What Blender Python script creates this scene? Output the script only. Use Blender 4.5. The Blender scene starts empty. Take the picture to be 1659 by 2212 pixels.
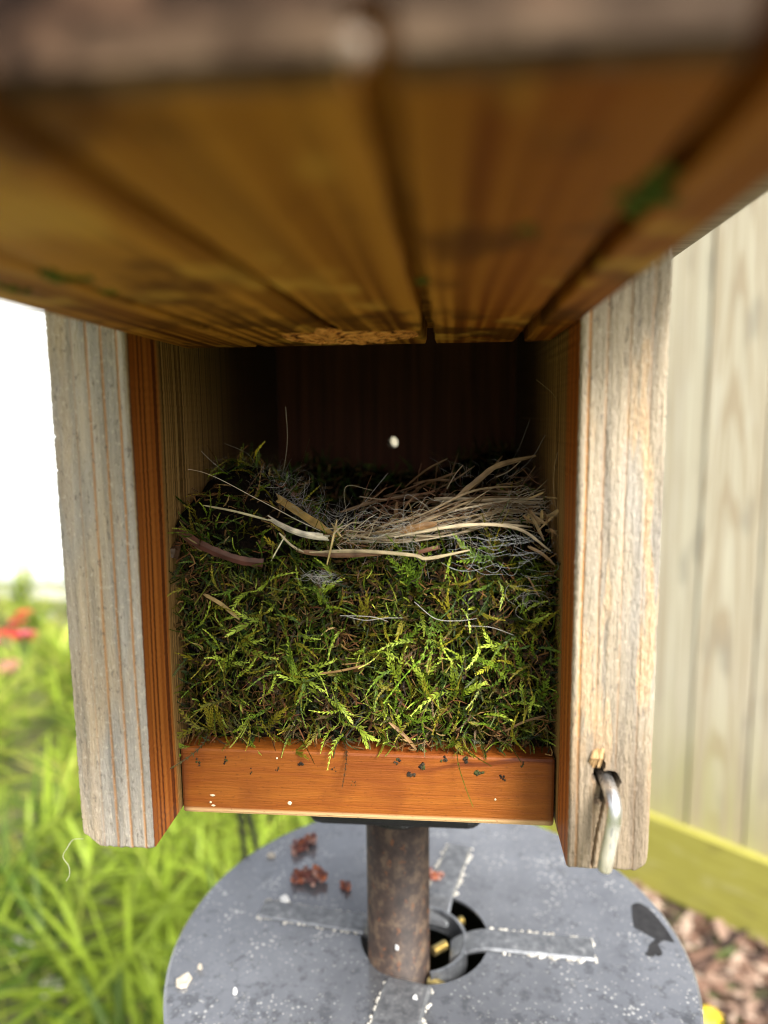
import bpy, math, random
import numpy as np
from mathutils import Vector, Matrix, noise

# ------------------------------------------------------------------ camera, world, sun, exposure
SC = bpy.context.scene
COL = SC.collection
H = 1.30                                   # eye level above the ground; box coordinates have z = 0 there
EYE = np.array([0.0234, -0.1651, 0.0])
PITCH, YAW, ROLL, FPX = 0.1343, 0.0906, -0.0113, 1529.5


def basis():
    cp, sp, cy, sy = math.cos(PITCH), math.sin(PITCH), math.cos(YAW), math.sin(YAW)
    f = np.array([-sy * cp, cy * cp, -sp]); r = np.array([cy, sy, 0.0]); u = np.cross(r, f)
    return r * math.cos(ROLL) + u * math.sin(ROLL), -r * math.sin(ROLL) + u * math.cos(ROLL), f


BR, BU, BF = basis()
cam_d = bpy.data.cameras.new("camera")
cam = bpy.data.objects.new("camera", cam_d); COL.objects.link(cam); SC.camera = cam
cam.matrix_world = Matrix(((BR[0], BU[0], -BF[0], EYE[0]), (BR[1], BU[1], -BF[1], EYE[1]),
                           (BR[2], BU[2], -BF[2], EYE[2] + H), (0, 0, 0, 1)))
cam_d.sensor_fit = 'VERTICAL'; cam_d.sensor_height = 24.0; cam_d.sensor_width = 18.0
cam_d.lens = FPX / 2212 * 24.0
cam_d.clip_start = 0.004; cam_d.clip_end = 400
cam_d.dof.use_dof = True; cam_d.dof.focus_distance = 0.205; cam_d.dof.aperture_fstop = 4.9

SUN_EL, SUN_AZ = math.radians(43), math.radians(36)      # azimuth: from straight behind the viewer towards the right
sdir = Vector((math.sin(SUN_AZ) * math.cos(SUN_EL), -math.cos(SUN_AZ) * math.cos(SUN_EL), math.sin(SUN_EL)))
W = bpy.data.worlds.new("World"); SC.world = W; W.use_nodes = True
wn, wl = W.node_tree.nodes, W.node_tree.links
sky = wn.new('ShaderNodeTexSky'); sky.sky_type = 'NISHITA'; sky.sun_disc = False
sky.sun_elevation = SUN_EL; sky.sun_rotation = math.atan2(sdir.x, sdir.y)
sky.air_density = 1.0; sky.dust_density = 4.0; sky.ozone_density = 1.0
hs = wn.new('ShaderNodeHueSaturation'); hs.inputs['Saturation'].default_value = 0.18
wl.new(sky.outputs[0], hs.inputs['Color'])
wl.new(hs.outputs[0], wn['Background'].inputs['Color'])
wn['Background'].inputs['Strength'].default_value = 0.125
sun_d = bpy.data.lights.new("sun", 'SUN'); sun_d.energy = 3.0; sun_d.angle = math.radians(20); sun_d.color = (1.0, 0.95, 0.87)
sun = bpy.data.objects.new("sun", sun_d); COL.objects.link(sun)
sun.rotation_euler = sdir.to_track_quat('Z', 'Y').to_euler()
VS = SC.view_settings
VS.view_transform = 'Standard'; VS.look = 'None'; VS.gamma = 1.0; VS.use_curve_mapping = False
VS.exposure = 1.45
SC.cycles.use_denoising = True; SC.cycles.filter_width = 1.0
SC.cycles.max_bounces = 8; SC.cycles.transparent_max_bounces = 8

random.seed(7); RNG = np.random.default_rng(7)


# ------------------------------------------------------------------ helpers
def at(px, py, Y):
    """Point of the place at depth Y (box coordinates) seen towards a direction measured on the photograph."""
    d = BF + (px - 829.5) / FPX * BR - (py - 1106) / FPX * BU
    return EYE + d * ((Y - EYE[1]) / d[1])


def atz(px, py, z):
    d = BF + (px - 829.5) / FPX * BR - (py - 1106) / FPX * BU
    return EYE + d * ((z - EYE[2]) / d[2])


class MB:
    def __init__(s):
        s.v, s.f, s.m, s.c = [], [], [], []

    def add(s, vs, fs, mi=0, col=None):
        o = len(s.v)
        s.v.extend([tuple(map(float, p)) for p in vs])
        s.f.extend([tuple(i + o for i in f) for f in fs]); s.m.extend([mi] * len(fs))
        s.c.extend([col or (1, 1, 1)] * len(vs))

    def box(s, a, b, mi=0, col=None):
        x0, y0, z0 = a; x1, y1, z1 = b
        s.add([(x0, y0, z0), (x1, y0, z0), (x1, y1, z0), (x0, y1, z0), (x0, y0, z1), (x1, y0, z1), (x1, y1, z1), (x0, y1, z1)],
              [(3, 2, 1, 0), (4, 5, 6, 7), (0, 1, 5, 4), (1, 2, 6, 5), (2, 3, 7, 6), (3, 0, 4, 7)], mi, col)

    def tube(s, pts, rad, n=8, mi=0, col=None, cap=True):
        pts = [Vector(map(float, p)) for p in pts]
        rad = [rad] * len(pts) if isinstance(rad, (int, float)) else rad
        vs, fs, ref = [], [], None
        for i, p in enumerate(pts):
            t = (pts[min(i + 1, len(pts) - 1)] - pts[max(i - 1, 0)])
            t = t.normalized() if t.length > 0 else Vector((0, 0, 1))
            if ref is None:
                ref = t.orthogonal().normalized()
            ref = (ref - t * ref.dot(t)); ref = ref.normalized() if ref.length > 1e-9 else t.orthogonal().normalized()
            b = t.cross(ref)
            for k in range(n):
                a = 2 * math.pi * k / n
                vs.append(p + (ref * math.cos(a) + b * math.sin(a)) * rad[i])
        for i in range(len(pts) - 1):
            for k in range(n):
                q = (k + 1) % n
                fs.append((i * n + k, i * n + q, (i + 1) * n + q, (i + 1) * n + k))
        if cap:
            fs.append(tuple(range(n - 1, -1, -1))); fs.append(tuple((len(pts) - 1) * n + k for k in range(n)))
        s.add(vs, fs, mi, col)

    def ribbon(s, pts, w, up, fold=0.25, mi=0, col=None, thick=0.0):
        """A leaf or straw: a folded strip along pts, w wide, its face towards up."""
        pts = [Vector(map(float, p)) for p in pts]; up = Vector(up); n = len(pts); vs, fs = [], []
        ws = [w] * n if isinstance(w, (int, float)) else w
        for i, p in enumerate(pts):
            t = (pts[min(i + 1, n - 1)] - pts[max(i - 1, 0)]).normalized()
            sd = t.cross(up); sd = sd.normalized() if sd.length > 1e-6 else t.orthogonal()
            nn = sd.cross(t)
            vs += [p - sd * ws[i] / 2, p - nn * ws[i] * fold, p + sd * ws[i] / 2]
        for i in range(n - 1):
            a = i * 3
            fs += [(a, a + 1, a + 4, a + 3), (a + 1, a + 2, a + 5, a + 4)]
        s.add(vs, fs, mi, col)

    def blob(s, c, r, seg=7, rings=5, jit=0.25, mi=0, col=None):
        vs, fs = [], []
        r = (r, r, r) if isinstance(r, (int, float)) else r
        for i in range(rings + 1):
            th = math.pi * i / rings
            for k in range(seg):
                a = 2 * math.pi * k / seg; j = 1 + random.uniform(-jit, jit)
                vs.append((c[0] + r[0] * math.sin(th) * math.cos(a) * j, c[1] + r[1] * math.sin(th) * math.sin(a) * j, c[2] + r[2] * math.cos(th) * j))
        for i in range(rings):
            for k in range(seg):
                q = (k + 1) % seg
                fs.append((i * seg + k, (i + 1) * seg + k, (i + 1) * seg + q, i * seg + q))
        s.add(vs, fs, mi, col)

    def build(s, name, mats, parent=None, smooth=False, tint=False, org=None):
        org = np.array(org if org is not None else (parent.location[:] if parent and parent.type == 'EMPTY' else
                       (parent['org'][:] if parent is not None and 'org' in parent else (0, 0, 0))), float)
        me = bpy.data.meshes.new(name)
        V = np.array(s.v, float) + np.array([0, 0, H]) - org
        me.from_pydata(V.tolist(), [], s.f)
        for m in (mats if isinstance(mats, (list, tuple)) else [mats]):
            me.materials.append(m)
        me.polygons.foreach_set('material_index', s.m)
        if smooth:
            me.polygons.foreach_set('use_smooth', [True] * len(s.f))
        if tint:
            a = me.color_attributes.new('tint', 'FLOAT_COLOR', 'POINT')
            C = np.ones((len(s.v), 4), np.float32); C[:, :3] = np.array(s.c)
            a.data.foreach_set('color', C.ravel())
        me.update()
        o = bpy.data.objects.new(name, me); COL.objects.link(o)
        if parent is not None:
            o.parent = parent
        else:
            o.location = org
        return o


def bevel(o, w, seg=2):
    m = o.modifiers.new('bevel', 'BEVEL'); m.width = w; m.segments = seg; m.limit_method = 'ANGLE'; m.angle_limit = 0.6
    return o


def tag(o, label=None, cat=None, group=None, kind=None):
    if label: o['label'] = label
    if cat: o['category'] = cat
    if group: o['group'] = group
    if kind: o['kind'] = kind
    return o


def thing(name, loc, label, cat, group=None):
    """An Empty at the thing's base, loc in box coordinates."""
    o = bpy.data.objects.new(name, None); COL.objects.link(o)
    o.location = (loc[0], loc[1], loc[2] + H); o.empty_display_size = 0.02
    return tag(o, label, cat, group)


def sub(parent_part):
    """Mark a part whose mesh is in its thing's space, so that a sub-part can be built under it."""
    return parent_part


class G:
    """A small node-graph writer."""
    def __init__(s, name):
        s.m = bpy.data.materials.new(name); s.m.use_nodes = True
        s.t = s.m.node_tree; s.N, s.L = s.t.nodes, s.t.links
        s.b = s.N['Principled BSDF']; s.o = s.N['Material Output']
        s._obj = s.N.new('ShaderNodeTexCoord').outputs['Object']

    def put(s, sock, v):
        if isinstance(v, bpy.types.NodeSocket): s.L.new(v, sock)
        elif isinstance(v, (tuple, list)): sock.default_value = (*v, 1) if sock.type == 'RGBA' and len(v) == 3 else v
        else: sock.default_value = v

    def P(s, scale=(1, 1, 1), loc=(0, 0, 0), vec=None, rot=(0, 0, 0)):
        n = s.N.new('ShaderNodeMapping'); s.put(n.inputs['Vector'], vec or s._obj)
        n.inputs['Scale'].default_value = scale; n.inputs['Location'].default_value = loc; n.inputs['Rotation'].default_value = rot
        return n.outputs[0]

    def noise(s, vec, scale=1.0, detail=3.0, rough=0.5, dist=0.0):
        n = s.N.new('ShaderNodeTexNoise'); s.put(n.inputs['Vector'], vec)
        n.inputs['Scale'].default_value = scale; n.inputs['Detail'].default_value = detail
        n.inputs['Roughness'].default_value = rough; n.inputs['Distortion'].default_value = dist
        return n.outputs['Fac']

    def voro(s, vec, scale=1.0, feature='F1', rnd=1.0):
        n = s.N.new('ShaderNodeTexVoronoi'); n.feature = feature; s.put(n.inputs['Vector'], vec)
        n.inputs['Scale'].default_value = scale; n.inputs['Randomness'].default_value = rnd
        return n.outputs['Distance']

    def ramp(s, fac, stops, mode='LINEAR'):
        n = s.N.new('ShaderNodeValToRGB'); s.put(n.inputs[0], fac); e = n.color_ramp.elements; n.color_ramp.interpolation = mode
        while len(e) < len(stops): e.new(0.5)
        for el, (p, c) in zip(e, stops):
            el.position = p; c = (c, c, c) if isinstance(c, (int, float)) else c; el.color = (*c, 1)
        return n.outputs[0]

    def mix(s, f, a, b, mode='MIX'):
        n = s.N.new('ShaderNodeMix'); n.data_type = 'RGBA'; n.blend_type = mode; n.clamp_factor = True
        s.put(n.inputs[0], f); s.put(n.inputs[6], a); s.put(n.inputs[7], b)
        return n.outputs[2]

    def math(s, op, a, b=0.0, c=0.0, clamp=False):
        n = s.N.new('ShaderNodeMath'); n.operation = op; n.use_clamp = clamp
        s.put(n.inputs[0], a); s.put(n.inputs[1], b); s.put(n.inputs[2], c)
        return n.outputs[0]

    def sep(s, vec=None):
        n = s.N.new('ShaderNodeSeparateXYZ'); s.put(n.inputs[0], vec or s._obj); return n.outputs

    def comb(s, x, y, z):
        n = s.N.new('ShaderNodeCombineXYZ')
        for i, v in enumerate((x, y, z)): s.put(n.inputs[i], v)
        return n.outputs[0]

    def step(s, v, lo, hi):
        n = s.N.new('ShaderNodeMapRange'); s.put(n.inputs[0], v); n.inputs[1].default_value = lo; n.inputs[2].default_value = hi
        n.interpolation_type = 'SMOOTHSTEP'
        return n.outputs[0]

    def bump(s, h, strength=0.5, dist=0.001, nrm=None):
        n = s.N.new('ShaderNodeBump'); s.put(n.inputs['Height'], h); n.inputs['Strength'].default_value = strength
        n.inputs['Distance'].default_value = dist
        if nrm is not None: s.L.new(nrm, n.inputs['Normal'])
        s.L.new(n.outputs[0], s.b.inputs['Normal']); return n.outputs[0]

    def fin(s, col, rough=0.7, spec=0.3, metal=0.0, trans=0.0, tcol=None):
        s.put(s.b.inputs['Base Color'], col); s.put(s.b.inputs['Roughness'], rough)
        s.b.inputs['Specular IOR Level'].default_value = spec; s.put(s.b.inputs['Metallic'], metal)
        if trans > 0:
            t = s.N.new('ShaderNodeBsdfTranslucent'); s.put(t.inputs[0], tcol or col)
            x = s.N.new('ShaderNodeMixShader'); x.inputs[0].default_value = trans
            s.L.new(s.b.outputs[0], x.inputs[1]); s.L.new(t.outputs[0], x.inputs[2]); s.L.new(x.outputs[0], s.o.inputs[0])
        return s.m


def tint_mat(name, rough=0.6, spec=0.3, trans=0.0, mul=None):
    g = G(name); a = g.N.new('ShaderNodeVertexColor'); a.layer_name = 'tint'
    return g.fin(a.outputs[0], rough, spec, 0, trans)


# ------------------------------------------------------------------ box measures (metres, box coordinates)
HW, TH = 0.053, 0.0194           # half inner width, board thickness
ZB, ZT = -0.1115, 0.046          # bottom and top of the side panels
FY, FZT, FZB = 0.0197, -0.0927, -0.1126
BY = 0.150                       # inner face of the back panel
DZ = 0.020                       # underside of the opened door
BASE = (0.0, 0.0, ZB)            # the nest box's origin
MEMO = {}


# ------------------------------------------------------------------ wood materials (object space: origin at BASE)
def weathered(name, x0, x1, lines, gold, seed, low_brown):
    g = G(name); X, Y, Z = g.sep()
    wob = g.noise(g.P((18, 18, 9), (seed, 0, 0)), 1, 2)
    u = g.math('DIVIDE', g.math('SUBTRACT', X, x0), x1 - x0)
    u = g.math('ADD', u, g.math('MULTIPLY', g.math('SUBTRACT', wob, 0.5), 0.07))
    fine = g.noise(g.P((1900, 1900, 620), (seed, 0, 0)), 1, 4, 0.7)
    streak = g.noise(g.P((330, 330, 14), (seed, 3, 0)), 1, 4, 0.6)
    big = g.noise(g.P((70, 70, 16), (0, seed, 0)), 1, 3)
    base = g.ramp(streak, [(0.34, (0.135, 0.118, 0.10)), (0.5, (0.225, 0.193, 0.152)), (0.66, (0.31, 0.263, 0.205))])
    blue = g.math('MULTIPLY', g.step(g.math('ADD', big, g.math('MULTIPLY', u, 0.16 if gold < 0.5 else 0.0)), 0.50, 0.70), 0.7)
    base = g.mix(1.0, base, (1.0, 0.945, 0.84) if gold > 0.5 else (1.06, 0.975, 0.84), 'MULTIPLY')
    base = g.mix(blue, base, g.ramp(streak, [(0.34, (0.105, 0.105, 0.105)), (0.66, (0.24, 0.232, 0.225))]))
    if gold > 0:
        gp = g.noise(g.P((150, 150, 17), (2, seed, 5)), 1, 3, 0.6)
        base = g.mix(g.math('MULTIPLY', g.step(gp, 0.545, 0.61), gold), base, g.ramp(fine, [(0.3, (0.22, 0.135, 0.065)), (0.7, (0.40, 0.285, 0.165))]))
    stops = [(0.0, 0.0)]
    for c, w, a in lines:
        stops += [(max(c - w, 0.001), 0.0), (c, a), (min(c + w, 0.999), 0.0)]
    ln = g.ramp(u, sorted(stops, key=lambda q: q[0]))
    base = g.mix(g.math('MULTIPLY', fine, 0.55), base, g.mix(0.5, base, (0.50, 0.45, 0.38)))
    base = g.mix(ln, base, (0.30, 0.135, 0.036))
    spk = g.step(g.noise(g.P((1150, 1150, 620), (seed, 1, 2)), 1, 3, 0.6), 0.55, 0.68)
    base = g.mix(g.math('MULTIPLY', spk, 0.42), base, (0.42, 0.365, 0.29))
    pit = g.step(g.noise(g.P((760, 760, 330), (seed, 7, 2)), 1, 4, 0.65), 0.56, 0.68)
    base = g.mix(g.math('MULTIPLY', pit, 0.62), base, (0.085, 0.070, 0.058))
    if low_brown:
        lb = g.math('SUBTRACT', 1.0, g.step(g.math('ADD', Z, g.math('MULTIPLY', big, 0.03)), 0.030, 0.062))
        base = g.mix(g.math('MULTIPLY', lb, 0.62), base, g.ramp(streak, [(0.3, (0.085, 0.058, 0.036)), (0.7, (0.20, 0.15, 0.10))]))
    base = g.mix(1.0, base, (0.24, 0.24, 0.24) if gold > 0.5 else (0.32, 0.32, 0.32), 'DODGE')
    h = g.math('ADD', g.math('MULTIPLY', fine, 0.7), g.math('ADD', streak, g.math('MULTIPLY', ln, -0.6)))
    g.bump(h, 0.85, 0.0011)
    return g.fin(base, 0.75, 0.35)


def cedar_side(name, seed, deep=1.0):
    """Inner face of a side panel: fresh orange where the door used to cover it, browner inside, interior shade painted in towards the rear."""
    g = G(name); X, Y, Z = g.sep()
    wob = g.noise(g.P((12, 12, 8), (seed, 0, 0)), 1, 2)
    yy = g.math('ADD', Y, g.math('MULTIPLY', g.math('SUBTRACT', wob, 0.5), 0.006))
    l1 = g.noise(g.comb(0.0, g.math('MULTIPLY', yy, 420), seed), 1, 1, 0.4)
    l2 = g.noise(g.comb(0.0, g.math('MULTIPLY', yy, 1100), g.math('MULTIPLY', Z, 6)), 1, 2, 0.5)
    fib = g.noise(g.P((1500, 1500, 60), (seed, 0, 0)), 1, 3)
    org = g.ramp(l1, [(0.40, (0.060, 0.012, 0.003)), (0.46, (0.22, 0.060, 0.009)), (0.53, (0.34, 0.105, 0.016)), (0.66, (0.41, 0.14, 0.024))])
    org = g.mix(0.25, org, g.ramp(fib, [(0.3, (0.14, 0.03, 0.006)), (0.7, (0.32, 0.10, 0.02))]))
    tan = g.ramp(l2, [(0.38, (0.070, 0.035, 0.010)), (0.48, (0.21, 0.115, 0.035)), (0.62, (0.32, 0.195, 0.070))])
    col = g.mix(g.step(yy, 0.0165, 0.0195), org, tan)
    col = g.mix(g.math('SUBTRACT', 1.0, g.step(yy, 0.0006, 0.0018)), col, (0.40, 0.30, 0.19))
    if seed > 5: col = g.mix(0.45, col, g.mix(1.0, col, (0.45, 0.42, 0.42), 'DODGE'))
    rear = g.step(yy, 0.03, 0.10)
    col = g.mix(g.math('MULTIPLY', rear, 0.85), col, (0.035, 0.016, 0.008))  # shade deep in the box put into the wood colour
    g.bump(l2, 0.25, 0.0005)
    return g.fin(col, 0.5, 0.35)


def cedar_floor():
    g = G("floor cedar"); X, Y, Z = g.sep()
    w = g.noise(g.P((26, 26, 55)), 1, 2, 0.5)
    zz = g.math('ADD', Z, g.math('MULTIPLY', w, 0.012))
    band = g.noise(g.comb(g.math('MULTIPLY', X, 4.0), 0.0, g.math('MULTIPLY', zz, 300)), 1, 1, 0.4)
    fib = g.noise(g.P((120, 900, 2400)), 1, 3, 0.6)
    cl = g.noise(g.P((60, 60, 40)), 1, 3)
    col = g.ramp(band, [(0.34, (0.095, 0.018, 0.002)), (0.40, (0.19, 0.047, 0.005)), (0.50, (0.225, 0.063, 0.006)), (0.70, (0.265, 0.082, 0.009))])
    col = g.mix(0.16, col, g.ramp(fib, [(0.35, (0.11, 0.024, 0.003)), (0.65, (0.30, 0.088, 0.010))]))
    col = g.mix(g.math('MULTIPLY', g.step(cl, 0.50, 0.66), 0.55), col, (0.14, 0.032, 0.004))
    edge = g.math('SUBTRACT', 1.0, g.step(Z, FZB - ZB + 0.0012, FZB - ZB + 0.0022))
    col = g.mix(g.math('MULTIPLY', edge, 0.8), col, (0.55, 0.36, 0.18))
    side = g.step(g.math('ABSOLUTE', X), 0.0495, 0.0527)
    col = g.mix(g.math('MULTIPLY', side, 0.7), col, (0.09, 0.025, 0.008))  # ends darkened beside the side panels, corner shade in the colour
    pit = g.step(g.noise(g.P((900, 900, 1500), (5, 0, 0)), 1, 3), 0.60, 0.72)
    col = g.mix(g.math('MULTIPLY', pit, 0.45), col, (0.10, 0.026, 0.004))
    g.bump(fib, 0.35, 0.0006)
    return g.fin(col, 0.55, 0.3)


def door_wood():
    g = G("door wood"); X, Y, Z = g.sep()
    wob = g.noise(g.P((14, 6, 14)), 1, 2)
    xx = g.math('ADD', X, g.math('MULTIPLY', g.math('SUBTRACT', wob, 0.5), 0.010))
    ring = g.noise(g.comb(g.math('MULTIPLY', xx, 520), 0.0, 1.7), 1, 1, 0.4)
    broad = g.noise(g.comb(g.math('MULTIPLY', xx, 62), g.math('MULTIPLY', Y, 5), 3.3), 1, 2)
    col = g.ramp(ring, [(0.38, (0.042, 0.014, 0.002)), (0.46, (0.16, 0.068, 0.012)), (0.60, (0.40, 0.215, 0.050))])
    col = g.mix(g.math('SUBTRACT', 0.72, g.math('MULTIPLY', g.step(Y, -0.06, 0.0), 0.37)), col, g.ramp(broad, [(0.38, (0.105, 0.035, 0.005)), (0.5, (0.20, 0.092, 0.016)), (0.62, (0.28, 0.148, 0.034))]))
    red = g.math('MULTIPLY', g.step(X, 0.018, 0.034), 0.55)
    col = g.mix(red, col, (0.17, 0.053, 0.009))
    blot = g.noise(g.P((34, 30, 30), (4, 0, 0)), 1, 4, 0.6)
    col = g.mix(g.math('MULTIPLY', g.step(blot, 0.52, 0.64), 0.75), col, (0.058, 0.022, 0.006))
    lime = g.noise(g.P((45, 26, 30), (9, 2, 0)), 1, 3, 0.6)
    col = g.mix(g.math('MULTIPLY', g.step(lime, 0.54, 0.66), 0.6), col, (0.40, 0.27, 0.075))
    # rainwater stain near the hinge end, greyed end towards the viewer
    st = g.noise(g.P((60, 38, 30), (1, 7, 0)), 1, 4, 0.65)
    col = g.mix(g.math('MULTIPLY', g.math('MULTIPLY', g.step(st, 0.50, 0.58), g.step(Y, -0.045, 0.0)), 0.75), col, (0.042, 0.017, 0.004))
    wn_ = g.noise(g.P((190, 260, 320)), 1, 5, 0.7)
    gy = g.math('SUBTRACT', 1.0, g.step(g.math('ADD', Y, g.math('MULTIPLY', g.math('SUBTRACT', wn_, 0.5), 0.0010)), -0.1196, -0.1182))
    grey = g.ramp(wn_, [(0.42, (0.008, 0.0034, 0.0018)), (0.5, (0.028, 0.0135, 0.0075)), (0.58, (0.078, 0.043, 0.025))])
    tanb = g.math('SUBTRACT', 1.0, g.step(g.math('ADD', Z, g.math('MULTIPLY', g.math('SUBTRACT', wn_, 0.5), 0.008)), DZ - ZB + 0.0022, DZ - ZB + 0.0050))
    grey = g.mix(g.math('MULTIPLY', tanb, g.step(X, -0.012, 0.016)), grey, g.ramp(wn_, [(0.42, (0.038, 0.022, 0.012)), (0.58, (0.10, 0.066, 0.040))]))  # lower edge painted lighter on the right, as if catching light
    col = g.mix(1.0, g.mix(1.0, col, (1.0, 0.83, 0.62), 'MULTIPLY'), (0.25, 0.25, 0.25), 'DODGE')
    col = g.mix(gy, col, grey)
    g.bump(ring, 0.3, 0.0005)
    return g.fin(col, 0.7, 0.10)


def plain_old(name, a, b, sc=(400, 400, 14), rough=0.7):
    g = G(name); n = g.noise(g.P(sc), 1, 4, 0.6)
    g.bump(n, 0.5, 0.0006)
    return g.fin(g.ramp(n, [(0.32, a), (0.68, b)]), rough, 0.3)


M_LEFT = weathered("weathered left", -HW - TH, -HW, [(0.33, 0.02, 0.25), (0.52, 0.028, 0.8), (0.71, 0.026, 0.85), (0.905, 0.026, 0.95)], 0.25, 3.1, False)
M_RIGHT = weathered("weathered right", HW, HW + TH, [(0.10, 0.030, 1.0), (0.30, 0.025, 0.45), (0.56, 0.02, 0.35), (0.80, 0.02, 0.3)], 0.95, 11.7, True)
M_GREY = plain_old("weathered outside", (0.22, 0.20, 0.18), (0.42, 0.39, 0.35))
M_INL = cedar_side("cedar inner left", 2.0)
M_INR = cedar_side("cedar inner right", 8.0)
M_FLOOR = cedar_floor()
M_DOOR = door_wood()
M_BACK = plain_old("dark inside wood", (0.045, 0.013, 0.004), (0.115, 0.036, 0.012), (260, 260, 10))  # wood colour darkened to carry the shade inside the box
M_ROOF = plain_old("roof wood", (0.20, 0.17, 0.14), (0.36, 0.31, 0.26), (14, 400, 400))


# ------------------------------------------------------------------ the nest box
box = thing("nest_box", BASE, "open wooden nest box with its front door swung up, filled with a moss nest", "nest box")


def side_panel(sgn):
    xi, xo = sgn * HW, sgn * (HW + TH)
    nx, nz = 60, 380
    hole = (0.0622, -0.0880)
    crack = [(0.0616, -0.0905), (0.0606, -0.097), (0.0597, -0.102), (0.0588, -0.1105)]

    def seg_d(x, z):
        best = 9
        for (ax, az), (bx, bz) in zip(crack, crack[1:]):
            dx, dz = bx - ax, bz - az
            t = max(0, min(1, ((x - ax) * dx + (z - az) * dz) / (dx * dx + dz * dz)))
            best = min(best, math.hypot(x - ax - t * dx, z - az - t * dz))
        return best
    mb = MB(); V = []
    r = 0.0052 if sgn < 0 else 0.0040
    for j in range(nz + 1):
        for i in range(nx + 1):
            u = i / nx                                    # 0 at the inner edge, 1 at the outer one
            x = xi + (xo - xi) * u
            d = (1 - u) * TH
            zl = ZB + (r - math.sqrt(max(0, r * r - (r - d) ** 2)) if d < r else 0)
            if sgn < 0 and d < r: zl = ZB + (r - d) * 0.75
            zl += 0.0004 * noise.noise(Vector((x * 700, 3.0, sgn)))
            v = j / nz
            z = zl + (ZT - zl) * v
            rag = 0.00025 * noise.noise(Vector((z * 330, 5 * sgn, 1.0))) + 0.0009 * max(0, noise.noise(Vector((z * 620, 9, sgn))) - 0.32) + 0.00025 * noise.noise(Vector((z * 1900, 2, sgn)))
            if u > 0.9: x -= sgn * abs(rag) * (u - 0.9) / 0.1 * 1.6
            if u < 0.04: x += sgn * 0.00012 * noise.noise(Vector((z * 800, 2, sgn)))
            y = 0.00022 * noise.noise(Vector((x * 900, 1.3, z * 70))) + 0.00016 * noise.noise(Vector((x * 2300, 4.1, z * 420)))
            e = min(u, 1 - u) * TH
            y += 0.0008 * max(0, 1 - e / 0.0008) ** 2
            e2 = z - zl
            y += 0.0008 * max(0, 1 - e2 / 0.0009) ** 2
            if sgn > 0:
                dh = math.hypot((x - hole[0]) / 1.0, (z - hole[1]) / 0.95)
                if dh < 0.0028: y += 0.012
                # a slot torn upwards out of the hole
                sx = 0.0600 + 0.10 * (z + 0.0835)
                if -0.0885 < z < -0.0805 and abs(x - sx) < 0.0012 * (1 - 0.5 * max(0, (z + 0.084) / 0.0035)): y += 0.006
                c = seg_d(x, z)
                if c < 0.00040: y += 0.0016 * (1 - c / 0.0004)
                if abs(x - 0.0606 - 0.1 * (z + 0.09)) < 0.0013 and -0.094 < z < -0.087: y += 0.0022
            V.append((x, y, z))
    F, idx = [], lambda i, j: j * (nx + 1) + i
    for j in range(nz):
        for i in range(nx):
            q = (idx(i, j), idx(i + 1, j), idx(i + 1, j + 1), idx(i, j + 1))
            F.append(q if sgn > 0 else q[::-1])
    mb.add(V, F, 0)
    loop = [idx(0, j) for j in range(nz, 0, -1)] + [idx(i, 0) for i in range(nx)] + [idx(nx, j) for j in range(nz)] + [idx(i, nz) for i in range(nx, 0, -1)]
    back = [(V[k][0], BY + 0.019, V[k][2]) for k in loop]
    o = len(mb.v); mb.add(back, [])
    n = len(loop)
    for k in range(n):
        q = (k + 1) % n
        f = (loop[k], o + k, o + q, loop[q])
        mi = 1 if k < nz else 2
        if k == nz - 1: mi = 1
        mb.f.append(f if sgn > 0 else f[::-1]); mb.m.append(mi)
    f = tuple(o + k for k in range(n)); mb.f.append(f[::-1] if sgn > 0 else f); mb.m.append(2)
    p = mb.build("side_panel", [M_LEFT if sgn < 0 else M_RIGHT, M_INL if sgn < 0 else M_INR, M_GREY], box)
    tag(p, "weathered grey side panel with orange growth lines" if sgn < 0 else "weathered side panel with gold patches, a pin hole and a crack")
    return p


PL, PR = side_panel(-1), side_panel(1)

# torn tongue of pale wood beside the pin hole
mb = MB()
for k in range(6):
    x = 0.0576 + 0.00042 * k + random.uniform(-1, 1) * 0.0001
    mb.ribbon([(x, -0.0002, -0.0835 - 0.0006 * (k % 3)), (x + 0.0004, -0.0011 - 0.0002 * (k % 2), -0.0818), (x + 0.0010, -0.0003, -0.0802 + 0.0003 * (k % 3))], 0.0007, (0, -1, 0), 0.3)
splint = plain_old("torn wood", (0.30, 0.17, 0.07), (0.62, 0.42, 0.22), (900, 900, 160))
so = mb.build("splinter", splint, PR, org=box.location); so['label'] = "pale torn splinter above the pin hole"

# locking pin
g = G("zinc pin"); X, Y, Z = g.sep()
n = g.noise(g.P((900, 900, 200)), 1, 3); low = g.math('SUBTRACT', 1.0, g.step(Z, 0.013, 0.018))
c = g.mix(g.math('MULTIPLY', low, 0.8), (0.70, 0.70, 0.71), g.ramp(n, [(0.35, (0.40, 0.37, 0.28)), (0.6, (0.52, 0.48, 0.36))]))
M_PIN = g.fin(g.mix(g.step(n, 0.60, 0.66), c, (0.30, 0.31, 0.32)), g.ramp(n, [(0.3, 0.22), (0.7, 0.45)]), 0.5, g.math('SUBTRACT', 0.95, g.math('MULTIPLY', low, 0.55)))
pts = [(0.0620, 0.012, -0.0884), (0.0620, 0.002, -0.0886), (0.0620, -0.0030, -0.0889), (0.0621, -0.0052, -0.0898), (0.0622, -0.0064, -0.0916), (0.0621, -0.0066, -0.0942),
       (0.0616, -0.0068, -0.098), (0.0608, -0.0071, -0.1025), (0.0602, -0.0073, -0.1062), (0.0601, -0.00735, -0.1067)]
mb = MB(); mb.tube(pts, [0.00175] * 8 + [0.0017, 0.0013], 20)
pin = mb.build("locking_pin", M_PIN, box, smooth=True)

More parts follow.
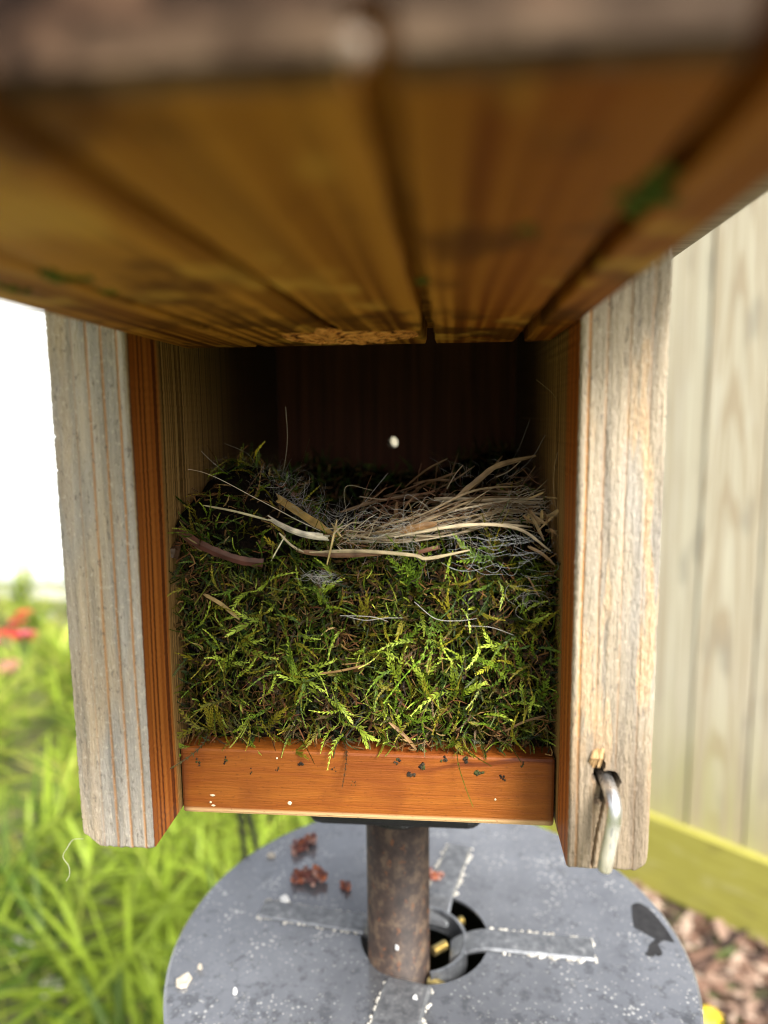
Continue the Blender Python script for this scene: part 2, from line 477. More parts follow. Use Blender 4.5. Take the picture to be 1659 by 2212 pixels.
# floor board
mb = MB(); mb.box((-HW + 0.0004, FY, FZB), (HW - 0.0004, BY - 0.0005, FZT))
floor_b = bevel(mb.build("floor_board", M_FLOOR, box), 0.0009)

# back panel with a small hole right through it
mb = MB(); hc = (-0.0010, -0.0116); hr = 0.0023; rect = (-HW + 0.0003, HW - 0.0003, FZB, ZT)
angs = sorted([2 * math.pi * k / 48 for k in range(48)] + [math.atan2(z - hc[1], x - hc[0]) % (2 * math.pi) for x in rect[:2] for z in rect[2:]])
ring_in, ring_out = [], []
for a in angs:
    ca, sa = math.cos(a), math.sin(a)
    ring_in.append((hc[0] + hr * ca * 1.0, hc[1] + hr * sa * 1.1))
    t = min((((rect[1] if ca > 0 else rect[0]) - hc[0]) / ca) if abs(ca) > 1e-9 else 9, (((rect[3] if sa > 0 else rect[2]) - hc[1]) / sa) if abs(sa) > 1e-9 else 9)
    ring_out.append((hc[0] + t * ca, hc[1] + t * sa))
K = len(angs); vs = []
for y in (BY, BY + 0.0188):
    vs += [(x, y, z) for x, z in ring_in] + [(x, y, z) for x, z in ring_out]
fs = []
for k in range(K):
    q = (k + 1) % K
    fs += [(k, q, K + q, K + k)[::-1], (2 * K + k, 2 * K + q, 3 * K + q, 3 * K + k), (k, q, 2 * K + q, 2 * K + k), (K + k, K + q, 3 * K + q, 3 * K + k)[::-1]]
mb.add(vs, fs)
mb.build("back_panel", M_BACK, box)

# roof
mb = MB(); mb.box((-0.092, -0.045, ZT + 0.0003), (0.092, 0.185, ZT + 0.0195))
bevel(mb.build("roof", M_ROOF, box), 0.0015)

# the door: swung up on its pivot nails, seen from below; four saw kerfs run along its inner face
DY0, DY1, DTH, DW = -0.1205, 0.0372, 0.0185, 0.0518
kerfs = [(0.0188, 0.0188, 0.0027), (0.0421, 0.0430, 0.0029), (-0.0062, -0.0018, 0.0024), (-0.0326, -0.0298, 0.0020)]
kerfs.sort()
ny = 90; rows = []
for j in range(ny + 1):
    y = DY0 + (DY1 - DY0) * j / ny; t = j / ny
    prof = [(-DW, DZ + DTH), (-DW, DZ + 0.0006), (-DW + 0.0006, DZ)]
    for a, b, w in kerfs:
        xg = a + (b - a) * t + 0.0003 * noise.noise(Vector((a * 900, y * 60, 1)))
        w2 = w / 2 * (1 + 0.25 * noise.noise(Vector((a * 500, y * 120, 4))))
        prof += [(xg - w2 - 0.0003, DZ), (xg - w2, DZ + 0.0004), (xg - w2 * 0.8, DZ + 0.0042), (xg + w2 * 0.8, DZ + 0.0042), (xg + w2, DZ + 0.0004), (xg + w2 + 0.0003, DZ)]
    prof += [(DW - 0.0006, DZ), (DW, DZ + 0.0006), (DW, DZ + DTH)]
    rows.append([(x, y, z + (0.0012 * max(0, 1 - (y - DY0) / 0.002) ** 2 if z < DZ + 0.003 else 0)) for x, z in prof])
mb = MB(); P_ = len(rows[0]); vs = [p for r_ in rows for p in r_]
fs = [(j * P_ + i, (j + 1) * P_ + i, (j + 1) * P_ + (i + 1) % P_, j * P_ + (i + 1) % P_) for j in range(ny) for i in range(P_)]
fs += [tuple(range(P_)), tuple(ny * P_ + i for i in range(P_ - 1, -1, -1))]
mb.add(vs, fs)
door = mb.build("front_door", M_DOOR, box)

# torn strip of fresh wood at the hinge end of the door
mb = MB(); nxs, nys = 44, 10; vs = []
for j in range(nys + 1):
    for i in range(nxs + 1):
        u, v = i / nxs, j / nys
        x = -0.0185 + 0.0350 * u
        top = 0.0035 + 0.004 * noise.noise(Vector((u * 6, 2, 0))) + (-0.010 * math.exp(-((u - 0.36) / 0.05) ** 2))
        bot = 0.0240 - 0.004 * max(0, u - 0.4) + 0.002 * noise.noise(Vector((u * 9, 5, 0)))
        y = top + (bot - top) * v
        e = min(u, 1 - u, 0.30 + 0.1 * noise.noise(Vector((v * 4, 1, 1)))) / 0.4 * min(v, 1 - v, 0.25) / 0.25
        z = DZ + 0.0003 - e ** 0.5 * min(1, v * 1.7) * (0.0022 + 0.0009 * noise.noise(Vector((x * 500, y * 350, 3))) + 0.0004 * noise.noise(Vector((x * 1500, y * 900, 3))))
        vs.append((x, y, z))
mb.add(vs, [(j * (nxs + 1) + i, (j + 1) * (nxs + 1) + i, (j + 1) * (nxs + 1) + i + 1, j * (nxs + 1) + i + 1) for j in range(nys) for i in range(nxs)])
g = G("torn door wood"); n = g.noise(g.P((420, 700, 600)), 1, 4, 0.65)
g.bump(n, 0.8, 0.001)
M_TORN = g.fin(g.ramp(n, [(0.40, (0.06, 0.014, 0.003)), (0.46, (0.60, 0.21, 0.045)), (0.60, (0.85, 0.40, 0.12))]), 0.75, 0.25)
to = mb.build("torn_strip", M_TORN, door, org=box.location); to['label'] = "torn strip of fresh orange wood"

# tufts of green algae in the kerfs, a pale bead on the greyed end
g = G("algae"); n = g.noise(g.P((900, 900, 900)), 1, 3); M_ALG = g.fin(g.ramp(n, [(0.35, (0.02, 0.035, 0.005)), (0.65, (0.09, 0.14, 0.015))]), 0.8, 0.2)
for px, py, r in ((1395, 425, 0.0021), (1430, 385, 0.0016), (1140, 497, 0.0012), (122, 598, 0.0024), (18, 622, 0.0018), (238, 632, 0.0012), (912, 610, 0.0011), (1365, 455, 0.0014)):
    c = atz(px, py, DZ - 0.0001); mb = MB()
    for k in range(16):
        mb.blob((c[0] + random.gauss(0, r * 0.55), c[1] + random.gauss(0, r * 0.9), c[2] + 0.0002), (r * 0.35, r * 0.4, r * 0.25), 6, 4)
    mb.build("algae_tuft", M_ALG, door, org=box.location)
M_BEAD = plain_old("pale bead", (0.12, 0.085, 0.056), (0.16, 0.115, 0.08), (600, 600, 600), 0.4)
c = at(765, 105, DY0 - 0.0002); mb = MB(); mb.blob(c, (0.0011, 0.0006, 0.0011), 12, 8, 0.05)
mb.build("pale_bead", M_BEAD, door, smooth=True, org=box.location)

# ------------------------------------------------------------------ pole, its mount, the baffle
PX, PY, PR_ = 0.0034, 0.100, 0.0127
pole = thing("mounting_pole", (PX, PY, -H), "rusty brown steel pole standing under the nest box, through the grey baffle disc", "pole")
g = G("rusty pole"); n1 = g.noise(g.P((170, 170, 130)), 1, 5, 0.65); n2 = g.noise(g.P((420, 420, 300), (3, 0, 0)), 1, 3)
c = g.ramp(n1, [(0.34, (0.016, 0.010, 0.008)), (0.5, (0.042, 0.026, 0.019)), (0.64, (0.105, 0.070, 0.044))])
c = g.mix(g.math('MULTIPLY', g.step(n2, 0.60, 0.70), 0.7), c, (0.14, 0.05, 0.014)); g.bump(n1, 0.4, 0.0006)
M_POLE = g.fin(c, 0.6, 0.4)
mb = MB(); mb.tube([(PX, PY, -H - 0.1), (PX, PY, -0.6), (PX, PY, -0.14)], PR_, 40)
mb.build("tube", M_POLE, pole, smooth=False)
for p in pole.children[0].data.polygons: p.use_smooth = len(p.vertices) == 4
g = G("black plastic"); n = g.noise(g.P((600, 600, 600)), 1, 2)
M_BLK = g.fin(g.ramp(n, [(0.3, 0.006), (0.7, 0.014)]), 0.45, 0.4)
zf = at(860, 1800, 0.072)[2]; x0, x1 = at(658, 1790, 0.072)[0], at(1047, 1790, 0.072)[0]
mb = MB(); mb.box((x0, 0.072, zf), (x1, 0.130, FZB - 0.0004)); fl = mb.build("flange", M_BLK, pole); bevel(fl, 0.006, 4)
mb = MB(); mb.tube([(PX, PY, zf - 0.0075), (PX, PY, zf - 0.0065), (PX, PY, zf + 0.004)], [PR_ + 0.0012, PR_ + 0.002, PR_ + 0.002], 40); mb.build("collar", M_BLK, pole)

BZ = -0.220
BCX, BCY, BRAD, HCX, HCY, HRAD = 0.0150, 0.1075, 0.1068, 0.0135, 0.1115, 0.0272
baf = thing("pole_baffle", (BCX, BCY, BZ - 0.45), "round dusty grey baffle disc on the pole under the nest box, speckled with dirt", "baffle")
g = G("dusty grey metal"); X, Y, Z = g.sep()
sp = g.voro(g.P((430, 430, 30)), 1); spn = g.noise(g.P((60, 60, 60)), 1, 3); big = g.noise(g.P((20, 20, 20)), 1, 3, 0.6)
mid = g.noise(g.P((330, 330, 100)), 1, 4, 0.7)
c = g.ramp(big, [(0.3, (0.20, 0.21, 0.235)), (0.7, (0.29, 0.302, 0.33))])
near = g.step(Y, 0.03, -0.10)
dens = g.math('ADD', 0.42, g.math('MULTIPLY', near, 0.22))
c = g.mix(g.math('MULTIPLY', g.step(mid, 0.50, 0.68), 0.45), c, (0.33, 0.335, 0.345))
c = g.mix(g.math('MULTIPLY', g.step(g.math('SUBTRACT', g.math('ADD', spn, -0.27), sp), 0.06, 0.14), 0.8), c, (0.70, 0.69, 0.66))
sp2 = g.voro(g.P((420, 420, 30), (5, 2, 0)), 1)
c = g.mix(g.math('MULTIPLY', g.step(g.math('SUBTRACT', g.math('ADD', mid, -0.30), sp2), 0.04, 0.12), 0.6), c, (0.60, 0.59, 0.56))
c = g.mix(g.math('MULTIPLY', g.step(g.noise(g.P((90, 90, 90), (7, 7, 0)), 1, 4, 0.65), 0.57, 0.72), 0.5), c, (0.10, 0.106, 0.118))
g.bump(mid, 0.06, 0.0004)
bl = g.noise(g.P((150, 150, 100), (2, 9, 0)), 1, 5, 0.7)
rr = g.math('SQRT', g.math('ADD', g.math('MULTIPLY', X, X), g.math('MULTIPLY', Y, Y)))
box_reflection = g.math('SUBTRACT', 1.0, g.step(g.math('ADD', rr, g.math('MULTIPLY', big, 0.06)), 0.055, 0.115))
c = g.mix(g.math('MULTIPLY', box_reflection, 0.5), c, (0.085, 0.088, 0.094))  # dark reflection of the box underside painted around the hole
c = g.mix(g.math('MULTIPLY', g.step(g.math('ADD', bl, g.math('MULTIPLY', near, 0.16)), 0.57, 0.70), 0.45), c, (0.05, 0.053, 0.06))
M_BAF = g.fin(c, g.math('ADD', 0.06, g.math('MULTIPLY', mid, 0.22)), 0.9, 0.62)
mb = MB(); n = 128; vs = []
prof = [(None, HRAD, BZ - 0.0012), (None, HRAD, BZ), (1, BRAD - 0.0012, BZ), (1, BRAD, BZ - 0.0010), (1, BRAD, BZ - 0.004), (1, BRAD - 0.0012, BZ - 0.0012)]
for fl_, r, z in prof:
    for k in range(n):
        a = 2 * math.pi * k / n
        cx, cy = (HCX, HCY) if fl_ is None else (BCX, BCY)
        vs.append((cx + r * math.cos(a), cy + r * math.sin(a), z))
fs = []
for i in range(len(prof)):
    i2 = (i + 1) % len(prof)
    for k in range(n):
        q = (k + 1) % n
        fs.append((i * n + k, i2 * n + k, i2 * n + q, i * n + q)[::-1])
mb.add(vs, fs); disc = mb.build("top_disc", M_BAF, baf)
mb = MB(); mb.tube([(BCX, BCY, BZ - 0.0045), (BCX, BCY, BZ - 0.45)], BRAD - 0.002, 96, cap=False); mb.build("skirt", plain_old("dark pipe", (0.02, 0.02, 0.022), (0.05, 0.05, 0.055), (40, 40, 40)), baf, smooth=True)

M_STRAP = G("strap metal"); g = M_STRAP; n = g.noise(g.P((300, 300, 300)), 1, 4, 0.7)
M_STRAP = g.fin(g.ramp(n, [(0.35, (0.10, 0.106, 0.118)), (0.6, (0.19, 0.20, 0.215)), (0.75, (0.36, 0.36, 0.36))]), 0.32, 0.8, 0.5)
M_DUST = plain_old("chalky dust", (0.27, 0.255, 0.225), (0.56, 0.54, 0.49), (500, 500, 500), 0.9)
M_BRASS = G("brass screw"); g = M_BRASS; Xs = g.sep()
th = g.noise(g.P((300, 300, 300)), 1, 2)
M_BRASS = g.fin(g.ramp(th, [(0.3, (0.45, 0.36, 0.16)), (0.7, (0.75, 0.66, 0.36))]), 0.35, 0.5, 0.9)


def strap(outer, width, tip, dust=1.0):
    """A bracket strap: lies on the disc from its outer end to the hole, then dips to a clamp near the pole."""
    o2 = np.array(outer); c2 = np.array([HCX, HCY]); d = c2 - o2; L = np.linalg.norm(d); d /= L; s = np.array([-d[1], d[0]])
    Le = L - HRAD
    mb = MB(); path = []
    for k in range(13):
        t = k / 12 * (Le - 0.001); path.append((t, BZ + 0.0009))
    tl = tip
    for k in range(1, 9):
        t = Le - 0.001 + k / 8 * tl; path.append((t, BZ + 0.0009 - 0.007 * (k / 8) ** 2))
    vs = []
    for t, z in path:
        p = o2 + d * t; fade = 1.0
        for q, zz in ((-1, 0), (-0.86, 0.0009), (0.86, 0.0009), (1, 0)):
            w = p + s * q * width / 2 * fade; vs.append((w[0], w[1], z + zz - 0.0006))
    mb.add(vs, [(i * 4 + j, (i + 1) * 4 + j, (i + 1) * 4 + j + 1, i * 4 + j + 1)[::-1] for i in range(len(path) - 1) for j in range(3)] + [(0, 1, 2, 3)[::-1]])
    # underside so that the strap is a solid bar
    o = len(mb.v); mb.add([(x, y, z - 0.0008 if k % 4 in (0, 3) else z - 0.0016) for k, (x, y, z) in enumerate(vs)], [(i * 4 + 0, (i + 1) * 4 + 0, (i + 1) * 4 + 3, i * 4 + 3) for i in range(len(path) - 1)])
    st = mb.build("strap", M_STRAP, baf)
    mb = MB()
    for q in (-1, 1):
        for k in range(int(Le / 0.0011)):
            t = k * 0.0011 + random.uniform(0, 0.0006)
            if noise.noise(Vector((t * 260, q * 3 + outer[0] * 99, 1))) < -0.12: continue
            p = o2 + d * t + s * q * (width / 2 + random.gauss(0, 0.0005))
            r = dust * random.uniform(0.0005, 0.0011) * (1.3 if random.random() < 0.12 else 1)
            mb.blob((p[0], p[1], BZ + 0.0002), (r, r, r * 0.6), 6, 4)
    for k in range(9):
        p = o2 + s * (k / 8 - 0.5) * width + d * random.gauss(0, 0.0003); r = random.uniform(0.0004, 0.0009)
        mb.blob((p[0], p[1], BZ + 0.0002), (r, r, r * 0.6), 6, 4)
    mb.build("dust_line", M_DUST, st, smooth=True, org=baf.location)


strap((0.0835, 0.1072), 0.0125, 0.017)
strap((0.0295, 0.1745), 0.0125, 0.012)
strap((-0.0595, 0.1215), 0.0115, 0.008, 0.62)
strap((0.0005, 0.0430), 0.0185, 0.004)
# clamp ring hanging in the hole, and its three screws
mb = MB(); vs = []; n = 40
for k in range(n + 1):
    a = math.radians(-75 + 190 * k / n)
    for r, z in ((0.0205, BZ - 0.012), (0.0205, BZ - 0.0015), (0.0190, BZ - 0.0015), (0.0190, BZ - 0.012)):
        vs.append((HCX - 0.002 + r * math.cos(a), HCY + r * math.sin(a), z))
mb.add(vs, [(k * 4 + j, k * 4 + (j + 1) % 4, (k + 1) * 4 + (j + 1) % 4, (k + 1) * 4 + j) for k in range(n) for j in range(4)] + [(0, 1, 2, 3)[::-1], tuple(n * 4 + j for j in range(4))])
mb.build("clamp_ring", M_STRAP, baf)
for (ax, ay), (bx, by) in (((0.0160, 0.0935), (0.0222, 0.0900)), ((0.0172, 0.1090), (0.0225, 0.1135)), ((0.0255, 0.1245), (0.0300, 0.1290))):
    mb = MB(); N_ = 16; pts, rr = [], []
    for k in range(N_ * 2):
        t = k / (N_ * 2 - 1); pts.append((ax + (bx - ax) * t, ay + (by - ay) * t, BZ - 0.006)); rr.append(0.0021 if k % 2 else 0.00175)
    mb.tube(pts, rr, 16); mb.build("screw", M_BRASS, baf)
# dark patch with a hard outline, near the right rim
M_PATCH = plain_old("dark patch metal", (0.012, 0.012, 0.014), (0.028, 0.028, 0.03), (200, 200, 200), 0.55)
def crop8(cx, cy): return atz(1161.3 + 0.3997 * cx, 1327.1 + 0.3997 * cy, BZ)
mb = MB()
outl = [(508, 1575), (530, 1562), (560, 1566), (598, 1588), (640, 1632), (690, 1695), (742, 1775), (715, 1768), (688, 1762), (668, 1768), (650, 1790), (668, 1815), (676, 1838), (655, 1850),
        (636, 1838), (628, 1852), (600, 1848), (580, 1836), (596, 1822), (602, 1790), (622, 1772), (640, 1756), (600, 1735), (560, 1712), (522, 1692), (512, 1640)]
pts = [crop8(*p) for p in outl]
pts = [(BCX + (p[0] - BCX) * min(1, (BRAD - 0.0015) / math.hypot(p[0] - BCX, p[1] - BCY)), BCY + (p[1] - BCY) * min(1, (BRAD - 0.0015) / math.hypot(p[0] - BCX, p[1] - BCY)), BZ + 0.0003) for p in pts]
mb.add(pts, [tuple(range(len(pts)))])
so = mb.build("dark_patch", M_PATCH, disc, org=baf.location)
so['label'] = "dark patch near the rim"

# dried flower clumps and chips lying on the disc
M_CLUMP = tint_mat("dried flowers", 0.9, 0.15)
def clump(px, py, L, W_, ang, label):
    c = atz(px, py, BZ); o = thing("dried_flower", (c[0], c[1], BZ), label, "dried flower", "dried brown flower bits lying on the baffle disc")
    mb = MB(); ca, sa = math.cos(ang), math.sin(ang)
    for k in range(max(14, int(L * 7000))):
        t = random.uniform(-1, 1) * L / 2; w = random.gauss(0, W_ * 0.33) * (1.1 - abs(t) / L)
        r = random.uniform(0.0006, 0.0013) * min(1, L / 0.012 + 0.35)
        col = random.choice([(0.24, 0.085, 0.06), (0.16, 0.06, 0.05), (0.30, 0.10, 0.05), (0.12, 0.06, 0.055), (0.34, 0.20, 0.16)])
        z = BZ + r * 0.7 + abs(random.gauss(0, W_ * 0.35))
        mb.blob((c[0] + t * ca - w * sa, c[1] + t * sa + w * ca, z), (r, r, r), 6, 4, 0.4, col=col)
        if k % 3 == 0:
            p = np.array((c[0] + t * ca - w * sa, c[1] + t * sa + w * ca, z)); d = RNG.normal(size=3); d /= np.linalg.norm(d); d[2] = abs(d[2])
            mb.tube([p, p + d * 0.0018], 0.00018, 4, col=(0.40, 0.13, 0.05))
    mb.build("petals", M_CLUMP, o, tint=True)
clump(656, 1832, 0.015, 0.0050, 0.9, "reddish brown dried flower tilted behind the pole, farthest of the clumps on the disc")
clump(668, 1902, 0.016, 0.0060, 0.05, "longest dark brown dried flower clump, lying flat on the disc left of the pole")
clump(748, 1919, 0.005, 0.0028, -0.8, "small brown dried flower crumb on the disc close beside the pole")
clump(942, 1899, 0.006, 0.0035, 0.1, "orange brown dried flower crumb on the strap behind the pole")
M_CHIP = plain_old("pale chip", (0.36, 0.315, 0.25), (0.50, 0.46, 0.39), (500, 500, 500), 0.8)
M_WHITE = plain_old("white dropping", (0.45, 0.455, 0.46), (0.62, 0.62, 0.61), (300, 300, 300), 0.8)
def chip(px, py, rx, ry, label, mat, name="pale_chip", cat="chip", grp="pale chips lying on the baffle disc"):
    c = atz(px, py, BZ); mb = MB(); k = 9; a0 = random.random() * 6
    rr = [random.uniform(0.7, 1.15) for _ in range(k)]
    ring = [(c[0] + 0.72 * rx * rr[i] * math.cos(a0 + i * 2 * math.pi / k), c[1] + 0.72 * ry * rr[i] * math.sin(a0 + i * 2 * math.pi / k)) for i in range(k)]
    mb.add([(x, y, BZ + 0.0003) for x, y in ring] + [(c[0] + (x - c[0]) * 0.85, c[1] + (y - c[1]) * 0.85, BZ + 0.0012 + 0.0004 * (i % 3)) for i, (x, y) in enumerate(ring)],
           [tuple(range(k))[::-1], tuple(range(k, 2 * k))] + [(i, (i + 1) % k, k + (i + 1) % k, k + i) for i in range(k)])
    tag(mb.build(name, mat, org=(c[0], c[1], BZ + H)), label, cat, grp)
chip(396, 2123, 0.0046, 0.0048, "largest cream chip on the disc, close to its left rim", M_CHIP)
chip(432, 2093, 0.0020, 0.0014, "small cream chip on the disc next to the largest one", M_CHIP)
chip(587, 1851, 0.0036, 0.0018, "thin cream flake on the disc between wire reflection and dried flowers", M_CHIP)
chip(615, 1945, 0.0036, 0.0030, "white bird dropping at the outer end of the strap left of the pole", M_WHITE, "bird_dropping", "bird dropping", None)
chip(508, 2146, 0.0014, 0.0016, "white crumb on the front of the disc between largest cream chip and pole", M_WHITE)
chip(897, 2162, 0.0015, 0.0016, "white crumb lying on the front strap of the disc", M_WHITE)
c = at(857, 2047, PY - PR_ - 0.0002); mb = MB(); mb.blob(c, (0.0008, 0.0006, 0.0013), 10, 6, 0.2)
tag(mb.build("bird_dropping", M_WHITE, org=(c[0], c[1], c[2] + H), smooth=True), "small white dropping stuck on the front of the rusty pole", "bird dropping")

# ------------------------------------------------------------------ the nest
nest = thing("bird_nest", (0.0, 0.085, FZT), "green moss nest lined with straw and pale hair, filling the wooden box", "nest")
NF = 0.0232                                               # front face of the nest


def zt(x, y):
    """Height of the nest's top surface."""
    front = -0.0375 - 0.02 * x * 0
    m = lambda cx, cy, r, h: h * math.exp(-(((x - cx) ** 2 + (y - cy) ** 2) / r ** 2))
    z = -0.0385 + 0.10 * (y - 0.024)
    z += m(-0.041, 0.058, 0.023, 0.0215) + m(-0.053, 0.030, 0.013, 0.009) + m(0.047, 0.062, 0.020, 0.0125) + m(0.045, 0.138, 0.024, 0.013)
    z += m(-0.030, 0.130, 0.03, 0.008)
    z -= m(0.006, 0.083, 0.027, 0.030)
    return z + 0.0012 * noise.noise(Vector((x * 160, y * 160, 0)))


mb = MB(); n = 44; vs = []
for j in range(n + 1):
    for i in range(n + 1):
        x = -0.0525 + 0.105 * i / n; y = NF + 0.0015 + (BY - 0.001 - NF - 0.0015) * j / n; vs.append((x, y, zt(x, y) - 0.0012))
mb.add(vs, [(j * (n + 1) + i, j * (n + 1) + i + 1, (j + 1) * (n + 1) + i + 1, (j + 1) * (n + 1) + i) for j in range(n) for i in range(n)])
vs = []
for j in range(n + 1):
    for i in range(n + 1):
        x = -0.0525 + 0.105 * i / n; top = zt(x, NF + 0.0015) - 0.0012; z = FZT + 0.0002 + (top - FZT - 0.0002) * j / n
        y = NF + 0.0040 + (0.0022 * noise.noise(Vector((x * 130, z * 130, 3))) if j < n else 0); vs.append((x, y, z))
mb.add(vs, [(j * (n + 1) + i, j * (n + 1) + i + 1, (j + 1) * (n + 1) + i + 1, (j + 1) * (n + 1) + i) for j in range(n) for i in range(n)])
g = G("nest peat"); q = g.noise(g.P((420, 420, 420)), 1, 5, 0.7); g.bump(q, 1.0, 0.002)
M_PEAT = g.fin(g.ramp(q, [(0.4, (0.002, 0.0014, 0.0007)), (0.6, (0.010, 0.006, 0.003)), (0.75, (0.05, 0.028, 0.012))]), 0.95, 0.1)
mb.build("moss_body", M_PEAT, nest)

M_MOSS = tint_mat("moss", 0.40, 0.14, 0.25)


def unit(a): return a / np.maximum(np.linalg.norm(a, axis=-1, keepdims=True), 1e-9)


def feather(name, P0, D, NR, L, leaf, ang, col, tipcol, curve, bend, N=11, wr=0.34, stemw=0.00012):
    """Many moss shoots at once: each a curved stem with two rows of pointed leaves."""
    M = len(P0); D = unit(D); NR = unit(NR - D * np.sum(NR * D, 1, keepdims=True)); S = np.cross(D, NR)
    t = np.linspace(0, 1, N)[None, :, None]
    Lc = L[:, None, None]; pos = P0[:, None] + D[:, None] * Lc * t + S[:, None] * (curve[:, None, None] * Lc * t ** 2) + NR[:, None] * (bend[:, None, None] * Lc * t ** 2)
    tan = unit(D[:, None] + S[:, None] * 2 * curve[:, None, None] * t + NR[:, None] * 2 * bend[:, None, None] * t)
    side = unit(np.cross(tan, np.broadcast_to(NR[:, None], tan.shape))); nr = np.cross(side, tan)
    prof = np.clip(0.45 + 1.6 * t, 0, 1) * (1 - 0.55 * t ** 3)
    ll = leaf[:, None, None] * prof * RNG.uniform(0.75, 1.2, (M, N, 1))
    V, Cc = [], []
    tt = t[..., 0][..., None] * np.ones((M, 1, 1))
    cj = RNG.uniform(0.8, 1.2, (M, N, 1))
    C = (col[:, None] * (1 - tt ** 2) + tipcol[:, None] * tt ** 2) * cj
    for sg in (-1, 1):
        a = ang[:, None, None] * (1 - 0.5 * tt) + RNG.normal(0, 0.12, (M, N, 1))
        ld = unit(tan * np.cos(a) + sg * side * np.sin(a) + nr * (0.22 + RNG.normal(0, 0.18, (M, N, 1))))
        lw = unit(np.cross(ld, nr))
        mid = pos + ld * ll * 0.42
        V.append(np.stack([pos, mid + lw * ll * wr * 0.5 + nr * ll * 0.10, pos + ld * ll - nr * ll * 0.08, mid - lw * ll * wr * 0.5 + nr * ll * 0.10], 2))
        Cc.append(np.stack([C * 0.9, C, np.minimum(C * 1.15, 0.9), C], 2))
    Cc = [np.minimum(q * 1.42, 0.8) for q in Cc]
    V = np.stack(V, 2).reshape(-1, 3); Cc = np.stack(Cc, 2).reshape(-1, 3)
    nq = len(V) // 4
    st = np.stack([pos - side * stemw, pos + side * stemw], 2)
    SV = st.reshape(-1, 3); SCc = np.repeat(C * 0.75, 2, axis=1).reshape(-1, 3)
    base = len(V); mi = np.arange(M)[:, None] * N * 2; ki = np.arange(N - 1)[None] * 2; b = base + mi + ki
    SQ = np.stack([b, b + 1, b + 3, b + 2], -1).reshape(-1, 4)
    Q = np.concatenate([np.arange(nq * 4).reshape(-1, 4), SQ]); VV = np.concatenate([V, SV]); CC = np.concatenate([Cc, SCc])
    return VV, Q, CC


def mesh_np(name, V, Q, C, mat, parent):
    me = bpy.data.meshes.new(name); V = V + np.array([0, 0, H]) - np.array(parent.location[:])
    me.vertices.add(len(V)); me.vertices.foreach_set('co', V.astype(np.float32).ravel())
    me.loops.add(Q.size); me.loops.foreach_set('vertex_index', Q.astype(np.int32).ravel())
    me.polygons.add(len(Q)); me.polygons.foreach_set('loop_start', np.arange(0, Q.size, 4, dtype=np.int32))
    a = me.color_attributes.new('tint', 'FLOAT_COLOR', 'POINT'); c4 = np.ones((len(V), 4), np.float32); c4[:, :3] = C
    a.data.foreach_set('color', c4.ravel()); me.materials.append(mat); me.update(calc_edges=True); me.validate()
    o = bpy.data.objects.new(name, me); COL.objects.link(o); o.parent = parent; return o


PAL = {'lime': ((0.085, 0.115, 0.006), (0.37, 0.46, 0.065)), 'green': ((0.030, 0.056, 0.003), (0.145, 0.215, 0.018)), 'olive': ((0.058, 0.053, 0.003), (0.215, 0.185, 0.018)),
       'dark': ((0.018, 0.034, 0.005), (0.05, 0.085, 0.012)), 'brown': ((0.070, 0.038, 0.014), (0.15, 0.085, 0.032)), 'tan': ((0.15, 0.105, 0.04), (0.28, 0.20, 0.085))}


